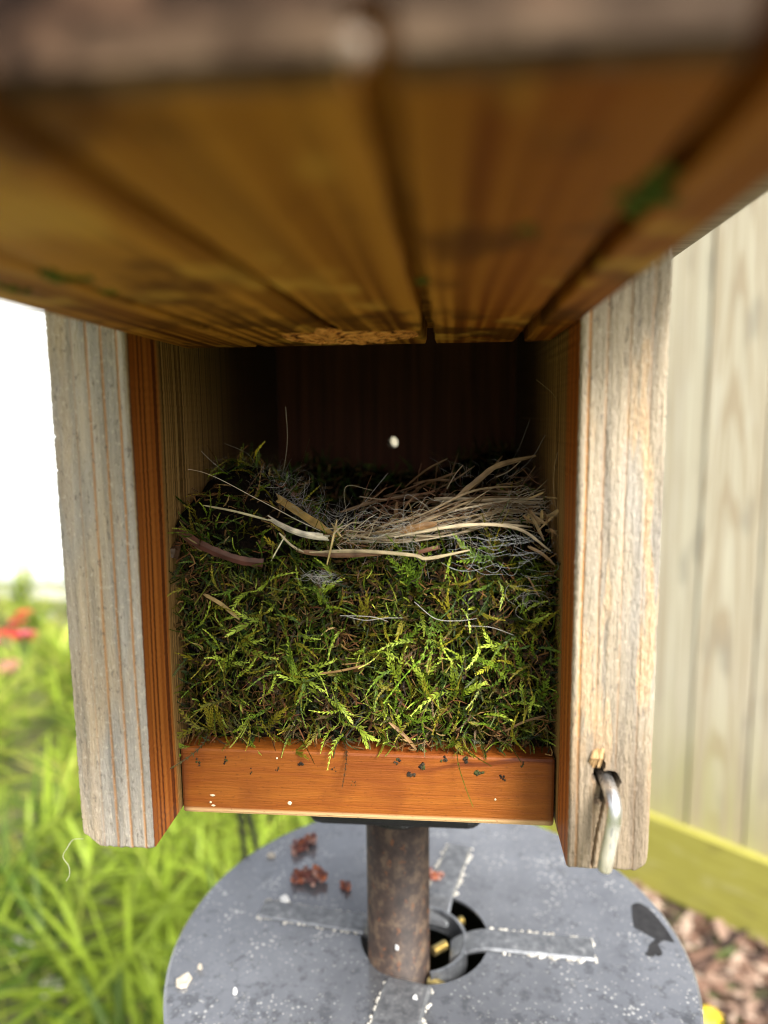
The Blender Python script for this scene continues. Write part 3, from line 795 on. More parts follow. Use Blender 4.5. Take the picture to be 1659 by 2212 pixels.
def shoots(n, face, scale=1.0, seed=0):
    P0, D, NR, L, leaf, ang, col, tip, cur, ben = [], [], [], [], [], [], [], [], [], []
    for _ in range(n):
        x = random.uniform(-0.0518, 0.0518)
        if face == 'front':
            top = zt(x, NF + 0.0015); z = FZT + 0.0022 + (top - FZT - 0.0025) * random.random() ** 0.97
            dep = random.random(); y = NF + 0.002 * noise.noise(Vector((x * 130, z * 130, 3))) + 0.0030 - 0.0052 * dep
            if noise.noise(Vector((x * 190, z * 190, 51))) + 0.5 * noise.noise(Vector((x * 420, z * 420, 5))) < -0.20 and random.random() < 0.9: continue
            d = Vector((math.cos(a := random.uniform(0, 2 * math.pi)), 0, math.sin(a))); d = d - Vector((0, random.uniform(0.05, 0.55), 0))
            nr = Vector((random.gauss(0, 0.45), -1, random.gauss(0.25, 0.45)))
            v = (z - FZT) / 0.055
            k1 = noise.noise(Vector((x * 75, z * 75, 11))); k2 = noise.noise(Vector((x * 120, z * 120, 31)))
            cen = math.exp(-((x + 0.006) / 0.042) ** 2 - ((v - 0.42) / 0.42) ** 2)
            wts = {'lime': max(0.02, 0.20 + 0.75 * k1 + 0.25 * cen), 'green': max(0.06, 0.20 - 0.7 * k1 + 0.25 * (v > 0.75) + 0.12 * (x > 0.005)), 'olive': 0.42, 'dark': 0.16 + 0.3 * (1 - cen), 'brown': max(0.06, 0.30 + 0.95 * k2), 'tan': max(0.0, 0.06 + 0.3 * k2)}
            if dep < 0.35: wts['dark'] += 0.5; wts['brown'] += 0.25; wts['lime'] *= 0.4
        else:
            y = random.uniform(NF, 0.14); z = zt(x, y)
            if math.hypot(x - 0.006, y - 0.083) < 0.03: continue
            d = Vector((random.gauss(0, 0.7), random.gauss(-0.1, 0.7), random.uniform(0.15, 0.9))); nr = Vector((random.gauss(0, 0.4), -1, 0.6))
            k2 = noise.noise(Vector((x * 90, y * 90, 5)))
            wts = {'lime': 0.0, 'green': 0.35, 'olive': 0.35, 'dark': 0.4, 'brown': max(0.05, 0.25 + 0.5 * k2), 'tan': 0.05}
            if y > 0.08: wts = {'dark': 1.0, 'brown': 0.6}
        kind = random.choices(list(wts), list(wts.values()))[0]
        j = math.exp(random.gauss(-0.15, 0.5)) * (0.17 + 0.66 * dep if face == 'front' else 1.25)  # deeper shoots tinted darker, shade of the gaps put into their colour
        c0, c1 = PAL[kind]; hs_ = random.uniform(0.85, 1.15)
        worm = random.random() < 0.24 and kind in ('lime', 'green', 'olive')
        fern = random.random() < 0.10 and kind in ('green', 'olive', 'dark')
        l = random.uniform(0.0030, 0.0075) * scale * (1.25 if worm or fern else 1)
        P0.append((x, y, z)); D.append(d[:]); NR.append(nr[:]); L.append(l)
        leaf.append(random.uniform(0.0008, 0.0014) * scale * (1.25 if worm else 1.4 if fern else 1)); ang.append(0.34 if worm else (0.95 if fern else random.uniform(0.5, 0.85)))
        col.append((c0[0] * j * hs_, c0[1] * j, c0[2] * j)); tip.append((c1[0] * j * hs_, c1[1] * j, c1[2] * j))
        cur.append(random.gauss(0, 0.95) * (1.3 if worm else 1)); ben.append(random.gauss(0.05, 0.22))
    A = lambda q: np.array(q, float)
    return [A(q) for q in (P0, D, NR, L, leaf, ang, col, tip, cur, ben)]


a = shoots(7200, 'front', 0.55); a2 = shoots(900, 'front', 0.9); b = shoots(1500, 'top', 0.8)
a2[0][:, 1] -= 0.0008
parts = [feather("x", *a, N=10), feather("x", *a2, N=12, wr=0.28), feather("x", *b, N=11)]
# a few big bright shoots that stand out on the front
hero = [(930, 1500, 100, 16, 'lime'), (985, 1490, 85, 15, 'lime'), (870, 1480, 125, 14, 'lime'), (905, 1470, 60, 12, 'lime'), (1010, 1500, 40, 11, 'lime'), (720, 1500, -50, 13, 'lime'), (655, 1480, 130, 13, 'lime'),
        (520, 1395, 10, 14, 'lime'), (470, 1440, 20, 13, 'lime'), (640, 1450, -10, 15, 'lime'), (560, 1350, 200, 13, 'lime'), (590, 1560, 60, 13, 'olive'), (470, 1590, 80, 14, 'olive'), (430, 1585, 170, 15, 'olive'), (480, 1570, 140, 13, 'olive'),
        (900, 1280, 110, 16, 'green'), (880, 1260, 75, 15, 'green'), (940, 1320, -60, 17, 'green'), (860, 1390, 30, 13, 'green'), (1130, 1460, 125, 17, 'green'), (1060, 1210, 170, 14, 'green'), (1150, 1530, 60, 14, 'green'),
        (1095, 1410, 150, 13, 'lime'), (770, 1570, -50, 10, 'lime'), (960, 1585, -30, 9, 'olive'), (780, 1350, 60, 13, 'olive'), (1000, 1430, 20, 12, 'green'), (880, 1565, 40, 12, 'green'), (640, 1622, 15, 8, 'olive'), (410, 1625, 180, 10, 'lime'), (1195, 1330, -95, 15, 'olive'), (690, 1285, 80, 8, 'lime')]
P0, D, NR, L, leaf, ang, col, tip, cur, ben = [], [], [], [], [], [], [], [], [], []
for px, py, dg, mm, kd in hero:
    for rep in range(2 + (mm > 13)):
        p = at(px + random.gauss(0, 8), py + random.gauss(0, 8), 0.0203); an = math.radians(dg + random.gauss(0, 14) * rep)
        P0.append(p); D.append((math.cos(an), -0.10, math.sin(an))); NR.append((random.gauss(0, 0.2), -1, 0.35)); L.append(mm * 0.00066); leaf.append(0.00195 if kd != 'green' else 0.0018)
        ang.append(0.55 if kd != 'green' else 0.85); c0, c1 = PAL[kd]; col.append(np.array(c0) * 1.3); tip.append(np.array(c1) * 1.25); cur.append(random.gauss(0, 0.45)); ben.append(random.gauss(0.0, 0.12))
for _ in range(230):
    x, v = random.uniform(-0.050, 0.050), random.random(); z = FZT + 0.004 + 0.046 * v
    k1 = noise.noise(Vector((x * 75, z * 75, 11)))
    if random.random() > 0.45 + 0.9 * k1 + 0.25 * math.exp(-((x + 0.004) / 0.035) ** 2 - ((v - 0.4) / 0.35) ** 2): continue
    an = random.uniform(0, 6.283); kd = random.choice(['lime', 'lime', 'olive', 'olive', 'green'])
    P0.append((x, 0.0200 - random.uniform(0, 0.0012), z)); D.append((math.cos(an), random.uniform(-0.25, 0.1), math.sin(an) + 0.2)); NR.append((random.gauss(0, 0.3), -1, 0.35)); L.append(random.uniform(0.0045, 0.0085))
    leaf.append(random.uniform(0.0011, 0.0016)); ang.append(random.choice([0.36, 0.42, 0.6])); c0, c1 = PAL[kd]; j = random.uniform(0.8, 1.4); col.append(np.array(c0) * 1.5 * j); tip.append(np.array(c1) * 1.05 * j)
    cur.append(random.choice([-1, 1]) * random.uniform(0.3, 1.2)); ben.append(random.gauss(0.05, 0.15))
parts.append(feather("x", *[np.array(q, float) for q in (P0, D, NR, L, leaf, ang, col, tip, cur, ben)], N=10, wr=0.27))
VV, QQ, CC, o = [], [], [], 0
for V, Q, C in parts:
    VV.append(V); QQ.append(Q + o); CC.append(C); o += len(V)
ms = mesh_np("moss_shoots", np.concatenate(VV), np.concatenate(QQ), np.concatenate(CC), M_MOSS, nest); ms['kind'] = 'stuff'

# brown rootlets and dead bits between the shoots
M_BIT = tint_mat("nest litter", 0.9, 0.06)
mb = MB()
for _ in range(1500):
    x = random.uniform(-0.052, 0.052)
    if random.random() < 0.72:
        z = random.uniform(FZT + 0.0005, zt(x, NF) - 0.001); y = NF - random.uniform(-0.0015, 0.0026); d = Vector((random.gauss(0, 1), random.gauss(-0.1, 0.3), random.gauss(0, 1)))
        if noise.noise(Vector((x * 120, z * 120, 31))) < -0.15: continue
    else:
        y = random.uniform(NF, 0.13); z = zt(x, y) + 0.0006; d = Vector((random.gauss(0, 1), random.gauss(0, 1), random.gauss(0, 0.35)))
    d.normalize(); l = random.uniform(0.0018, 0.0062); k = Vector((random.gauss(0, 1), random.gauss(0, 0.4), random.gauss(0, 1))) * l * 0.22
    p = Vector((x, y, z)); q = random.uniform(0.00006, 0.00022)
    col = random.choice([(0.10, 0.052, 0.02), (0.16, 0.082, 0.03), (0.06, 0.033, 0.016), (0.24, 0.14, 0.055), (0.15, 0.06, 0.028)])
    mb.tube([p - d * l / 2, p - d * l * 0.15 + k, p + d * l * 0.2 + k * 0.6, p + d * l / 2 - k * 0.5], [q, q * 1.2, q, q * 0.4], 4, col=col, cap=False)
for px, py, w in ((985, 1455, 22), (1130, 1380, 34), (820, 1480, 22), (1020, 1290, 22), (850, 1275, 26), (1170, 1420, 24), (700, 1500, 24), (1080, 1340, 24), (560, 1470, 20)):
    for k in range(w):
        c = at(px + random.gauss(0, w * 0.7), py + random.gauss(0, w * 0.45), NF - 0.0006); r = random.uniform(0.0003, 0.0009)
        mb.blob(c, (r, r, r), 5, 4, 0.5, col=random.choice([(0.028, 0.018, 0.014), (0.05, 0.03, 0.02), (0.018, 0.013, 0.012)]))
lt = mb.build("dead_litter", M_BIT, nest, tint=True); lt['kind'] = 'stuff'


# straws, bark and hair
def path(pts, n=14, jit=0.0):
    """Smooth curve through measured points (px, py, depth Y)."""
    P = [Vector(at(*p)) + Vector((random.gauss(0, jit), random.gauss(0, jit * 0.6), random.gauss(0, jit))) for p in pts]
    P = [P[0] * 2 - P[1]] + P + [P[-1] * 2 - P[-2]]; out = []
    for i in range(1, len(P) - 2):
        for k in range(n):
            t = k / n; a, b, c, d = P[i - 1:i + 3]
            out.append(0.5 * ((2 * b) + (c - a) * t + (2 * a - 5 * b + 4 * c - d) * t * t + (3 * b - a - 3 * c + d) * t ** 3))
    out.append(P[-2]); return out


M_STRAW = tint_mat("straw", 0.5, 0.4, 0.15)
CREAM, GOLD, BRN, RED = (0.56, 0.46, 0.30), (0.52, 0.36, 0.12), (0.20, 0.115, 0.05), (0.105, 0.042, 0.027)


def straw(pts, w, col, name="straw", label=None, jit=0.0, up=(0.1, -1, 0.6), taper=True):
    if any(815 < q[0] < 885 and q[1] < 1045 for q in pts): return None
    p = path(pts, 8, jit); n = len(p)
    if name == 'straw' and label is None and max(v.z for v in p) > -0.024 and any(abs(v.x - at(850, 1000, v.y)[0]) < 0.003 and v.z > at(850, 1035, v.y)[2] for v in p): return None
    ws = [w * (0.85 if taper else 1.0) * (1 + 0.22 * noise.noise(Vector((i * 0.45, w * 9e3, 3)))) * (min(1, 0.35 + 5 * i / n, 0.3 + 4 * (n - 1 - i) / n) if taper else 1) for i in range(n)]
    mb = MB(); j = random.uniform(0.8, 1.2); mb.ribbon(p, ws, up, 0.22, col=tuple(c * j for c in col))
    for i in range(0, len(mb.v)):
        s = 1 + 0.55 * noise.noise(Vector(mb.v[i]) * 420); mb.c[i] = tuple(c * s for c in mb.c[i])
    so = mb.build(name, M_STRAW, nest, tint=True)
    md = so.modifiers.new('thickness', 'SOLIDIFY'); md.thickness = 0.00012
    if label: so['label'] = label
    return so


straw([(570, 1058, .052), (612, 1084, .046), (657, 1114, .038), (726, 1158, .026)], 0.0027, GOLD, label="broad golden straw on the left of the cup")
straw([(984, 1076, .050), (1037, 1033, .052), (1077, 1005, .054), (1158, 984, .058)], 0.0019, (0.36, 0.25, 0.13), label="long tan straw sticking up at the right")
for k in range(7):
    o = k * 5
    straw([(574 + o * 1.2, 1110 + o * 0.9, .026 + k * .001), (620 + o, 1140 + o * 0.35, .022), (660 + o * 0.5, 1158 - k * 0.5, .020), (712 - k * 3, 1163 - k, .0195)], 0.0006 + 0.0003 * (k % 3), (0.72, 0.66, 0.52), jit=0.0004)
for k in range(13):
    a_, b_ = random.gauss(0, 9), random.gauss(2, 16)
    straw([(752 + random.uniform(-8, 60), 1160 + a_ * 0.4, .024 + .00025 * k), (858 + a_, 1155 + a_, .023), (948 + b_, 1130 + b_, .027), (1049 + b_, 1098 + b_ * 1.2, .035), (1172 + random.uniform(-50, 12), 1092 + b_ * 1.6, .044)],
          random.uniform(0.0003, 0.0008), random.choice([CREAM, (0.50, 0.40, 0.25), (0.36, 0.26, 0.14), (0.40, 0.28, 0.14), (0.22, 0.14, 0.07)]), jit=0.0009)
for k in range(6):
    b_ = random.gauss(0, 6)
    straw([(948 + b_ * 2, 1080 + b_, .050), (1060, 1087 + b_ * 1.3, .046), (1186 + b_, 1092 + b_ * 2, .042)], random.uniform(0.0004, 0.0011), random.choice([CREAM, (0.45, 0.34, 0.2)]), jit=0.0005)
straw([(864, 1157, .022), (1004, 1134, .024), (1116, 1141, .026), (1190, 1190, .022)], 0.0009, CREAM)
straw([(852, 1160, .022), (960, 1140, .026), (1060, 1132, .028), (1150, 1138, .030)], 0.0010, CREAM)
straw([(668, 1193, .0195), (780, 1190, .0185), (892, 1199, .0180), (925, 1206, .0180), (1015, 1188, .0185)], 0.0010, (0.52, 0.42, 0.25), label="pale straw lying along the foot of the rim")
straw([(640, 1190, .0200), (740, 1199, .0190), (850, 1192, .0190)], 0.0016, (0.20, 0.11, 0.06))
straw([(438, 1091, .030), (510, 1105, .026), (589, 1126, .024)], 0.0006, (0.55, 0.50, 0.30))
straw([(603, 1151, .021), (630, 1178, .0195), (657, 1193, .019)], 0.0006, CREAM)
straw([(616, 1157, .020), (600, 1185, .0195), (585, 1212, .020)], 0.0003, (0.6, 0.55, 0.4))
straw([(728, 1122, .021), (718, 1170, .0185), (706, 1220, .0185)], 0.0005, (0.55, 0.42, 0.18))
straw([(716, 1130, .021), (730, 1150, .0185), (738, 1160, .0185)], 0.0004, (0.55, 0.42, 0.18))
straw([(438, 1282, .0195), (478, 1305, .0180), (517, 1338, .0195)], 0.0011, (0.36, 0.25, 0.10), label="short tan straw caught in the moss")
straw([(735, 1106, .060), (825, 1080, .062), (937, 1064, .066)], 0.0011, BRN)
straw([(858, 1084, .050), (850, 1120, .046), (812, 1150, .036)], 0.0013, BRN)
straw([(862, 1148, .0225), (905, 1138, .0225), (944, 1130, .024)], 0.0022, (0.28, 0.15, 0.055), label="brown flat straw in the rim")
straw([(1140, 1245, .020), (1100, 1500, .0185), (1090, 1520, .019)][:1] + [(1150, 1262, .0195), (1166, 1290, .020)], 0.0004, BRN)
straw([(1140, 1180, .022), (1170, 1195, .021), (1200, 1222, .021)], 0.0009, (0.30, 0.20, 0.10))
straw([(840, 1560, .0195), (875, 1590, .0185), (900, 1620, .0195)], 0.0010, (0.24, 0.14, 0.06))
straw([(690, 1455, .0195), (740, 1448, .0185), (800, 1434, .0195)], 0.0006, (0.22, 0.13, 0.05))
straw([(1090, 1580, .0195), (1130, 1560, .0188), (1180, 1545, .0195)], 0.0006, (0.20, 0.12, 0.05))
for k in range(26):                                       # brown stems of the cup wall behind
    x, y = random.uniform(820, 1130), random.uniform(1040, 1125); d = random.uniform(.055, .09); a_ = random.gauss(0.15, 0.5); l = random.uniform(50, 120)
    straw([(x, y, d), (x + l * 0.5 * math.cos(a_), y - l * 0.5 * math.sin(a_) + random.gauss(0, 6), d - .004), (x + l * math.cos(a_), y - l * math.sin(a_), d - .006)], random.uniform(0.0003, 0.0010), random.choice([BRN, (0.13, 0.07, 0.035), (0.28, 0.18, 0.09)]))
for k in range(14):                                       # frayed straw ends by the right wall
    x, y = random.uniform(1130, 1195), random.uniform(1070, 1150)
    straw([(x, y, .030), (x + random.gauss(10, 14), y + random.gauss(0, 12), .027), (min(1203, x + random.gauss(26, 16)), y + random.gauss(14, 18), .025)], random.uniform(0.0004, 0.0010), random.choice([(0.42, 0.30, 0.15), (0.30, 0.19, 0.09)]))
bk = [(382, 1142, .0225), (425, 1172, .0195), (472, 1194, .0185), (520, 1210, .0185), (568, 1216, .0190)]
straw(bk, 0.0024, RED, "bark_strip", taper=False)
straw([(900, 1194, .0200), (925, 1187, .0195), (950, 1181, .0205)], 0.0011, (0.13, 0.06, 0.035), "bark_strip", taper=False)
straw([(575, 1050, .060), (610, 1056, .058), (640, 1070, .056)], 0.0015, (0.17, 0.075, 0.04), "bark_strip", taper=False)
straw([(366, 1165, .028), (378, 1180, .022), (372, 1205, .0210)], 0.0030, (0.10, 0.055, 0.03), "bark_strip", taper=False)
straw([(395, 1160, .021), (420, 1175, .0195), (436, 1190, .0195)], 0.0012, (0.30, 0.24, 0.10))

mb = MB()                                                  # thin frayed fibres woven through the rim
for k in range(260):
    x = random.uniform(700, 1195); t = (x - 700) / 495; y = 1166 - 78 * t + random.gauss(0, 17); d = .0225 + .022 * t + random.gauss(0, .0025) + max(0, (1150 - y)) * .00008
    a_ = random.gauss(0.14, 0.35); s_ = random.uniform(22, 85); kk = random.gauss(0, 7)
    f = lambda q: min(1203, q)
    p = path([(x, y, d), (f(x + s_ * .5 * math.cos(a_)), y - s_ * .5 * math.sin(a_) + kk, d - .0006), (f(x + s_ * math.cos(a_)), y - s_ * math.sin(a_) + random.gauss(0, 6), d)], 4)
    if any(abs(v.x - at(850, 1000, v.y)[0]) < 0.003 and v.z > at(850, 1035, v.y)[2] for v in p): continue
    w = random.uniform(0.00005, 0.00016)
    mb.tube(p, [w * (1 if i < len(p) - 2 else 0.4) for i in range(len(p))], 4, col=random.choice([(0.42, 0.34, 0.22), (0.30, 0.21, 0.12), (0.16, 0.09, 0.045), (0.20, 0.10, 0.05), (0.55, 0.48, 0.36)]), cap=False)
for k in range(150):                                      # reddish rootlets lining the cup behind
    x = random.uniform(760, 1140); y = 1110 - (x - 760) * 0.12 + random.gauss(0, 20); d = random.uniform(.048, .085); a_ = random.gauss(0.2, 0.6); s_ = random.uniform(25, 75)
    p = path([(x, y, d), (x + s_ * .5 * math.cos(a_), y - s_ * .5 * math.sin(a_) + random.gauss(0, 6), d), (x + s_ * math.cos(a_), y - s_ * math.sin(a_), d - .002)], 4)
    if any(abs(v.x - at(850, 1000, v.y)[0]) < 0.003 and v.z > at(850, 1035, v.y)[2] for v in p): continue
    mb.tube(p, random.uniform(0.00006, 0.0002), 4, col=random.choice([(0.20, 0.10, 0.055), (0.13, 0.06, 0.035), (0.28, 0.17, 0.09), (0.34, 0.27, 0.18)]), cap=False)
fb = mb.build("rim_fibres", M_BIT, nest, tint=True); fb['kind'] = 'stuff'
M_HAIR = tint_mat("animal hair", 0.4, 0.5, 0.0)
mb = MB()
WH, GR, LT = (0.46, 0.44, 0.41), (0.22, 0.205, 0.19), (0.45, 0.37, 0.27)
def hair(pts, r=0.00006, col=WH, jit=0.0):
    p = path(pts, 8, jit); mb.tube(p, [r * (1 if i < len(p) - 4 else 0.6) for i in range(len(p))], 4, col=col, cap=False)
hair([(360, 1010, .040), (444, 1022, .036), (556, 1078, .030), (640, 1122, .023), (692, 1147, .021)], 0.00009, (0.7, 0.64, 0.5))
hair([(617, 879, .058), (621, 944, .058), (616, 995, .060), (609, 1030, .062)], 0.00008, LT)
hair([(416, 954, .050), (450, 990, .050), (485, 1020, .052)], 0.00007)
hair([(485, 958, .05), (520, 972, .05), (540, 985, .05), (556, 1012, .052)], 0.00005, GR)
hair([(1158, 820, .040), (1195, 852, .036), (1214, 900, .032), (1216, 945, .030), (1200, 995, .030), (1196, 1060, .030), (1205, 1115, .026)], 0.00005, (0.40, 0.30, 0.18))
hair([(838, 1022, .060), (815, 1050, .055), (788, 1084, .045)], 0.00007)
hair([(952, 1012, .08), (975, 1025, .075), (990, 1048, .07), (1005, 1050, .07)], 0.00005)
hair([(1178, 940, .05), (1140, 1000, .05), (1070, 1050, .05)], 0.00005, GR)
hair([(1145, 905, .06), (1120, 970, .06), (1090, 1020, .06)], 0.00004, GR)
hair([(928, 988, .085), (945, 1000, .085), (955, 1030, .08)], 0.00005, GR)
hair([(760, 1345, .0185), (735, 1330, .018), (800, 1332, .0178), (838, 1342, .018)][1:], 0.00008)
hair([(750, 1332, .0185), (790, 1340, .0178), (830, 1335, .0178), (870, 1335, .0182)], 0.00007)
hair([(895, 1300, .0185), (940, 1336, .0178), (990, 1341, .0178), (1030, 1336, .0185)], 0.00007)
hair([(1005, 1352, .0188), (1060, 1355, .0178), (1110, 1372, .0182)], 0.00006)
for k in range(11):                                       # the loose coil on the right
    cx, cy, r = 1155 + random.gauss(0, 13), 1300 + random.gauss(0, 11), random.uniform(14, 42); a0 = random.random() * 6; sp_ = random.uniform(1.2, 4.0)
    hair([(min(1204, cx + r * 1.1 * math.cos(a0 + sp_ * t)), cy + r * 0.75 * math.sin(a0 + sp_ * t), .0188 - .0010 * math.sin(3 * t)) for t in (0, .25, .5, .75, 1)], 0.00003, (0.34, 0.32, 0.30))
for k in range(40):                                       # fluff on the moss left of the middle
    cx, cy = 690 + random.gauss(0, 16), 1249 + random.gauss(0, 5); a_ = random.gauss(0, 0.5)
    hair([(cx - 18 * math.cos(a_), cy - 18 * math.sin(a_), .0190), (cx, cy + random.gauss(0, 5), .0180), (cx + 18 * math.cos(a_), cy + 18 * math.sin(a_), .0190)], 0.000028, (0.50, 0.48, 0.46))
for k in range(150):                                      # hair felted along the rim of the cup, left
    x = random.uniform(480, 760); y = 1030 + (x - 480) * 0.42 + random.gauss(0, 16); d = .058 - (x - 480) / 280 * .026 + random.gauss(0, .003)
    s_ = random.uniform(20, 60); a_ = random.gauss(-0.45, 0.5)
    hair([(x, y, d), (x + s_ * 0.5 * math.cos(a_), y - s_ * 0.5 * math.sin(a_) + random.gauss(0, 7), d), (x + s_ * math.cos(a_), y - s_ * math.sin(a_) + random.gauss(0, 9), d), (x + s_ * 1.4 * math.cos(a_ + .5), y - s_ * 1.4 * math.sin(a_ + .5), d)], random.uniform(0.00002, 0.000042), random.choice([WH, GR, GR]))
for k in range(130):                                      # and right
    x = random.uniform(740, 1150); y = 1165 - max(0, x - 820) * 0.19 + random.gauss(0, 20); d = .0225 + max(0, x - 850) / 300 * .016 + random.gauss(0, .0015)
    s_ = random.uniform(25, 80); a_ = random.gauss(0.1, 0.6)
    f = lambda q: min(1204, q)
    hair([(x, y, d), (f(x + s_ * 0.5 * math.cos(a_)), y - s_ * 0.5 * math.sin(a_) + random.gauss(0, 9), d), (f(x + s_ * math.cos(a_)), y - s_ * math.sin(a_) + random.gauss(0, 12), d - .001), (f(x + s_ * 1.4 * math.cos(a_ - .6)), y - s_ * 1.4 * math.sin(a_ - .6), d)], random.uniform(0.00002, 0.000042), random.choice([WH, WH, GR, (0.5, 0.42, 0.3)]))
for k in range(40):                                       # blue-white hairs over the moss at the right
    x, y = random.uniform(950, 1150), random.uniform(1150, 1245); s_ = random.uniform(30, 90); a_ = random.gauss(-0.2, 0.5); f = lambda q: min(1204, q)
    hair([(x, y, .0192), (f(x + s_ * 0.4), y + 14 * math.sin(a_) + 9, .0182), (f(x + s_ * 0.8), y + 18 * math.sin(a_) + 6, .0182), (f(x + s_ * 1.1), y + random.gauss(0, 12), .0192)], random.uniform(0.00002, 0.000035), (0.42, 0.43, 0.44))
for k in range(110):                                      # grey fuzz over the left mound
    x, y = random.uniform(400, 640), random.uniform(1015, 1085); d = .050 + (1085 - y) * .00018; a_ = random.uniform(-0.6, 1.2); s_ = random.uniform(20, 55)
    hair([(x, y, d), (x + s_ * .5 * math.cos(a_), y - s_ * .5 * math.sin(a_) + random.gauss(0, 6), d - .0015), (x + s_ * math.cos(a_), y - s_ * math.sin(a_) + random.gauss(0, 8), d)], 0.000028, random.choice([WH, GR, (0.33, 0.31, 0.27)]))
for k in range(60):                                       # fine hairs standing over the far mounds
    x = random.choice([random.uniform(400, 620), random.uniform(960, 1170)]); y = 1040 + random.gauss(0, 14); d = random.uniform(.045, .07); a_ = random.uniform(0.2, 2.9); s_ = random.uniform(20, 50)
    hair([(x, y, d), (x + s_ * 0.5 * math.cos(a_) + random.gauss(0, 5), y - s_ * 0.5 * math.sin(a_), d), (x + s_ * math.cos(a_ + 0.4), y - s_ * math.sin(a_ + 0.4) * 0.8, d)], 0.00003, random.choice([GR, (0.25, 0.2, 0.15)]))
hr_ = mb.build("hair_lining", M_HAIR, nest, tint=True); hr_['kind'] = 'stuff'

# dirt crumbs fallen on the edge of the floor board; a thread caught under the left panel
mb = MB()
for px, py, r in ((430, 1645, .0007), (883, 1672, .0011), (912, 1658, .0012), (1030, 1670, .0012), (1043, 1668, .0008), (1085, 1678, .0007), (487, 1643, .0006), (650, 1650, .0008), (600, 1660, .0004), (860, 1640, .0008), (1008, 1640, .0010), (1130, 1650, .0006), (720, 1662, .0004), (540, 1668, .0004), (960, 1640, .0008), (766, 1690, .0003)):
    for k in range(5):
        c = at(px + random.gauss(0, 3), py + random.gauss(0, 3), FY - 0.0001); mb.blob(c, (r * .45, r * .3, r * .45), 6, 4, 0.4, col=random.choice([(0.02, 0.015, 0.012), (0.04, 0.03, 0.02), (0.05, 0.055, 0.02)]))
for px, py, rx, rz in ((459, 1718, .0008, .0003), (455, 1733, .0004, .0003), (461, 1740, .0006, .0003), (626, 1735, .0006, .0006), (1070, 1727, .0003, .0003), (598, 1638, .0003, .0003)):
    c = at(px, py, FY - 0.0001); mb.blob(c, (rx, .0002, rz), 8, 5, 0.15, col=(0.62, 0.52, 0.38))
cr = mb.build("dirt_crumbs", M_BIT, None, tint=True, org=(0, FY, FZT + H)); tag(cr, "dark dirt crumbs and pale specks on the orange floor edge", "dirt", kind='stuff')
mb = MB(); p = path([(180, 1812, -.0002), (158, 1814, -.004), (145, 1832, -.006), (136, 1851, -.006), (148, 1870, -.006), (150, 1890, -.006), (143, 1903, -.006)], 8)
mb.tube(p, 0.00006, 5, col=(0.5, 0.48, 0.4))
c = at(180, 1812, 0); tag(mb.build("thread", M_HAIR, None, tint=True, org=(c[0], c[1], c[2] + H)), "thin white thread hanging from the bottom of the left weathered panel", "thread")

# ------------------------------------------------------------------ setting
g = G("garden soil"); X, Y, Z = g.sep()
n1 = g.noise(g.P((5, 5, 5)), 1, 5, 0.6); n2 = g.noise(g.P((40, 40, 40)), 1, 4, 0.65)
c = g.ramp(n1, [(0.35, (0.13, 0.11, 0.075)), (0.5, (0.12, 0.125, 0.05)), (0.65, (0.12, 0.17, 0.045))])
c = g.mix(g.math('MULTIPLY', g.step(n2, 0.56, 0.70), 0.5), c, (0.34, 0.30, 0.24)); g.bump(n2, 0.5, 0.02)
M_GROUND = g.fin(c, 0.9, 0.2)
mb = MB(); R_ = 90
rings = [0, 0.5, 1, 1.6, 2.3, 3.2, 4.5, 7, 12, 25, 50, R_]; vs = [(0, 0, -H)]; K = 48
for r in rings[1:]:
    for k in range(K):
        a = 2 * math.pi * k / K; x, y = r * math.cos(a), r * math.sin(a)
        vs.append((x, y, -H + 0.012 * noise.noise(Vector((x * 1.5, y * 1.5, 0))) - 0.012))
fs = [(0, 1 + k, 1 + (k + 1) % K) for k in range(K)]
for i in range(len(rings) - 2):
    for k in range(K):
        q = (k + 1) % K; fs.append((1 + i * K + k, 1 + (i + 1) * K + k, 1 + (i + 1) * K + q, 1 + i * K + q))
mb.add(vs, fs); tag(mb.build("ground", M_GROUND, None, org=(0, 0, 0), smooth=True), "bare brown and green garden soil under the plants", "ground", kind='structure')

# wooden fence on the right, running away to the left behind the box
FD = np.array([0.774, -0.633]); FD /= np.linalg.norm(FD); FN = np.array([-FD[1], FD[0]]) * -1      # FN points to the viewer
if FN[1] > 0: FN = -FN
F0 = np.array([0.650, 1.638]); FN_ = FN
fence = thing("wooden_fence", (F0[0], F0[1], -H), "pale vertical board fence turning yellow green at its bottom, beside the mulch", "fence")
BWD, FTOP = 0.1407, 0.62


def fpt(u, off, z): p = F0 + FD * u + FN * off; return (p[0], p[1], z)


g = G("fence wood"); a = g.N.new('ShaderNodeVertexColor'); a.layer_name = 'tint'; X, Y, Z = g.sep()
uu = g.math('ADD', g.math('MULTIPLY', X, float(FD[0])), g.math('MULTIPLY', Y, float(FD[1])))
sh = g.sep(a.outputs[0])
vec = g.comb(g.math('MULTIPLY', uu, 13.0), g.math('MULTIPLY', sh[0], 9.0), g.math('ADD', g.math('MULTIPLY', Z, 1.3), g.math('MULTIPLY', sh[1], 5.0)))
field = g.noise(vec, 1, 2, 0.45)
du = g.math('SUBTRACT', g.math('FRACT', g.math('DIVIDE', g.math('ADD', uu, 100 * 0.1407), 0.1407)), g.math('ADD', 0.35, g.math('MULTIPLY', sh[0], 0.3)))
ph = g.math('ADD', g.math('MULTIPLY', Z, 24.0), g.math('ADD', g.math('MULTIPLY', g.math('MULTIPLY', du, du), 62.0), g.math('MULTIPLY', field, 16.0)))
bands = g.math('MULTIPLY', g.math('SINE', ph), g.step(sh[2], 0.25, 0.55))
streak = g.noise(g.comb(g.math('MULTIPLY', uu, 220), 0.0, g.math('MULTIPLY', Z, 4)), 1, 4, 0.6)
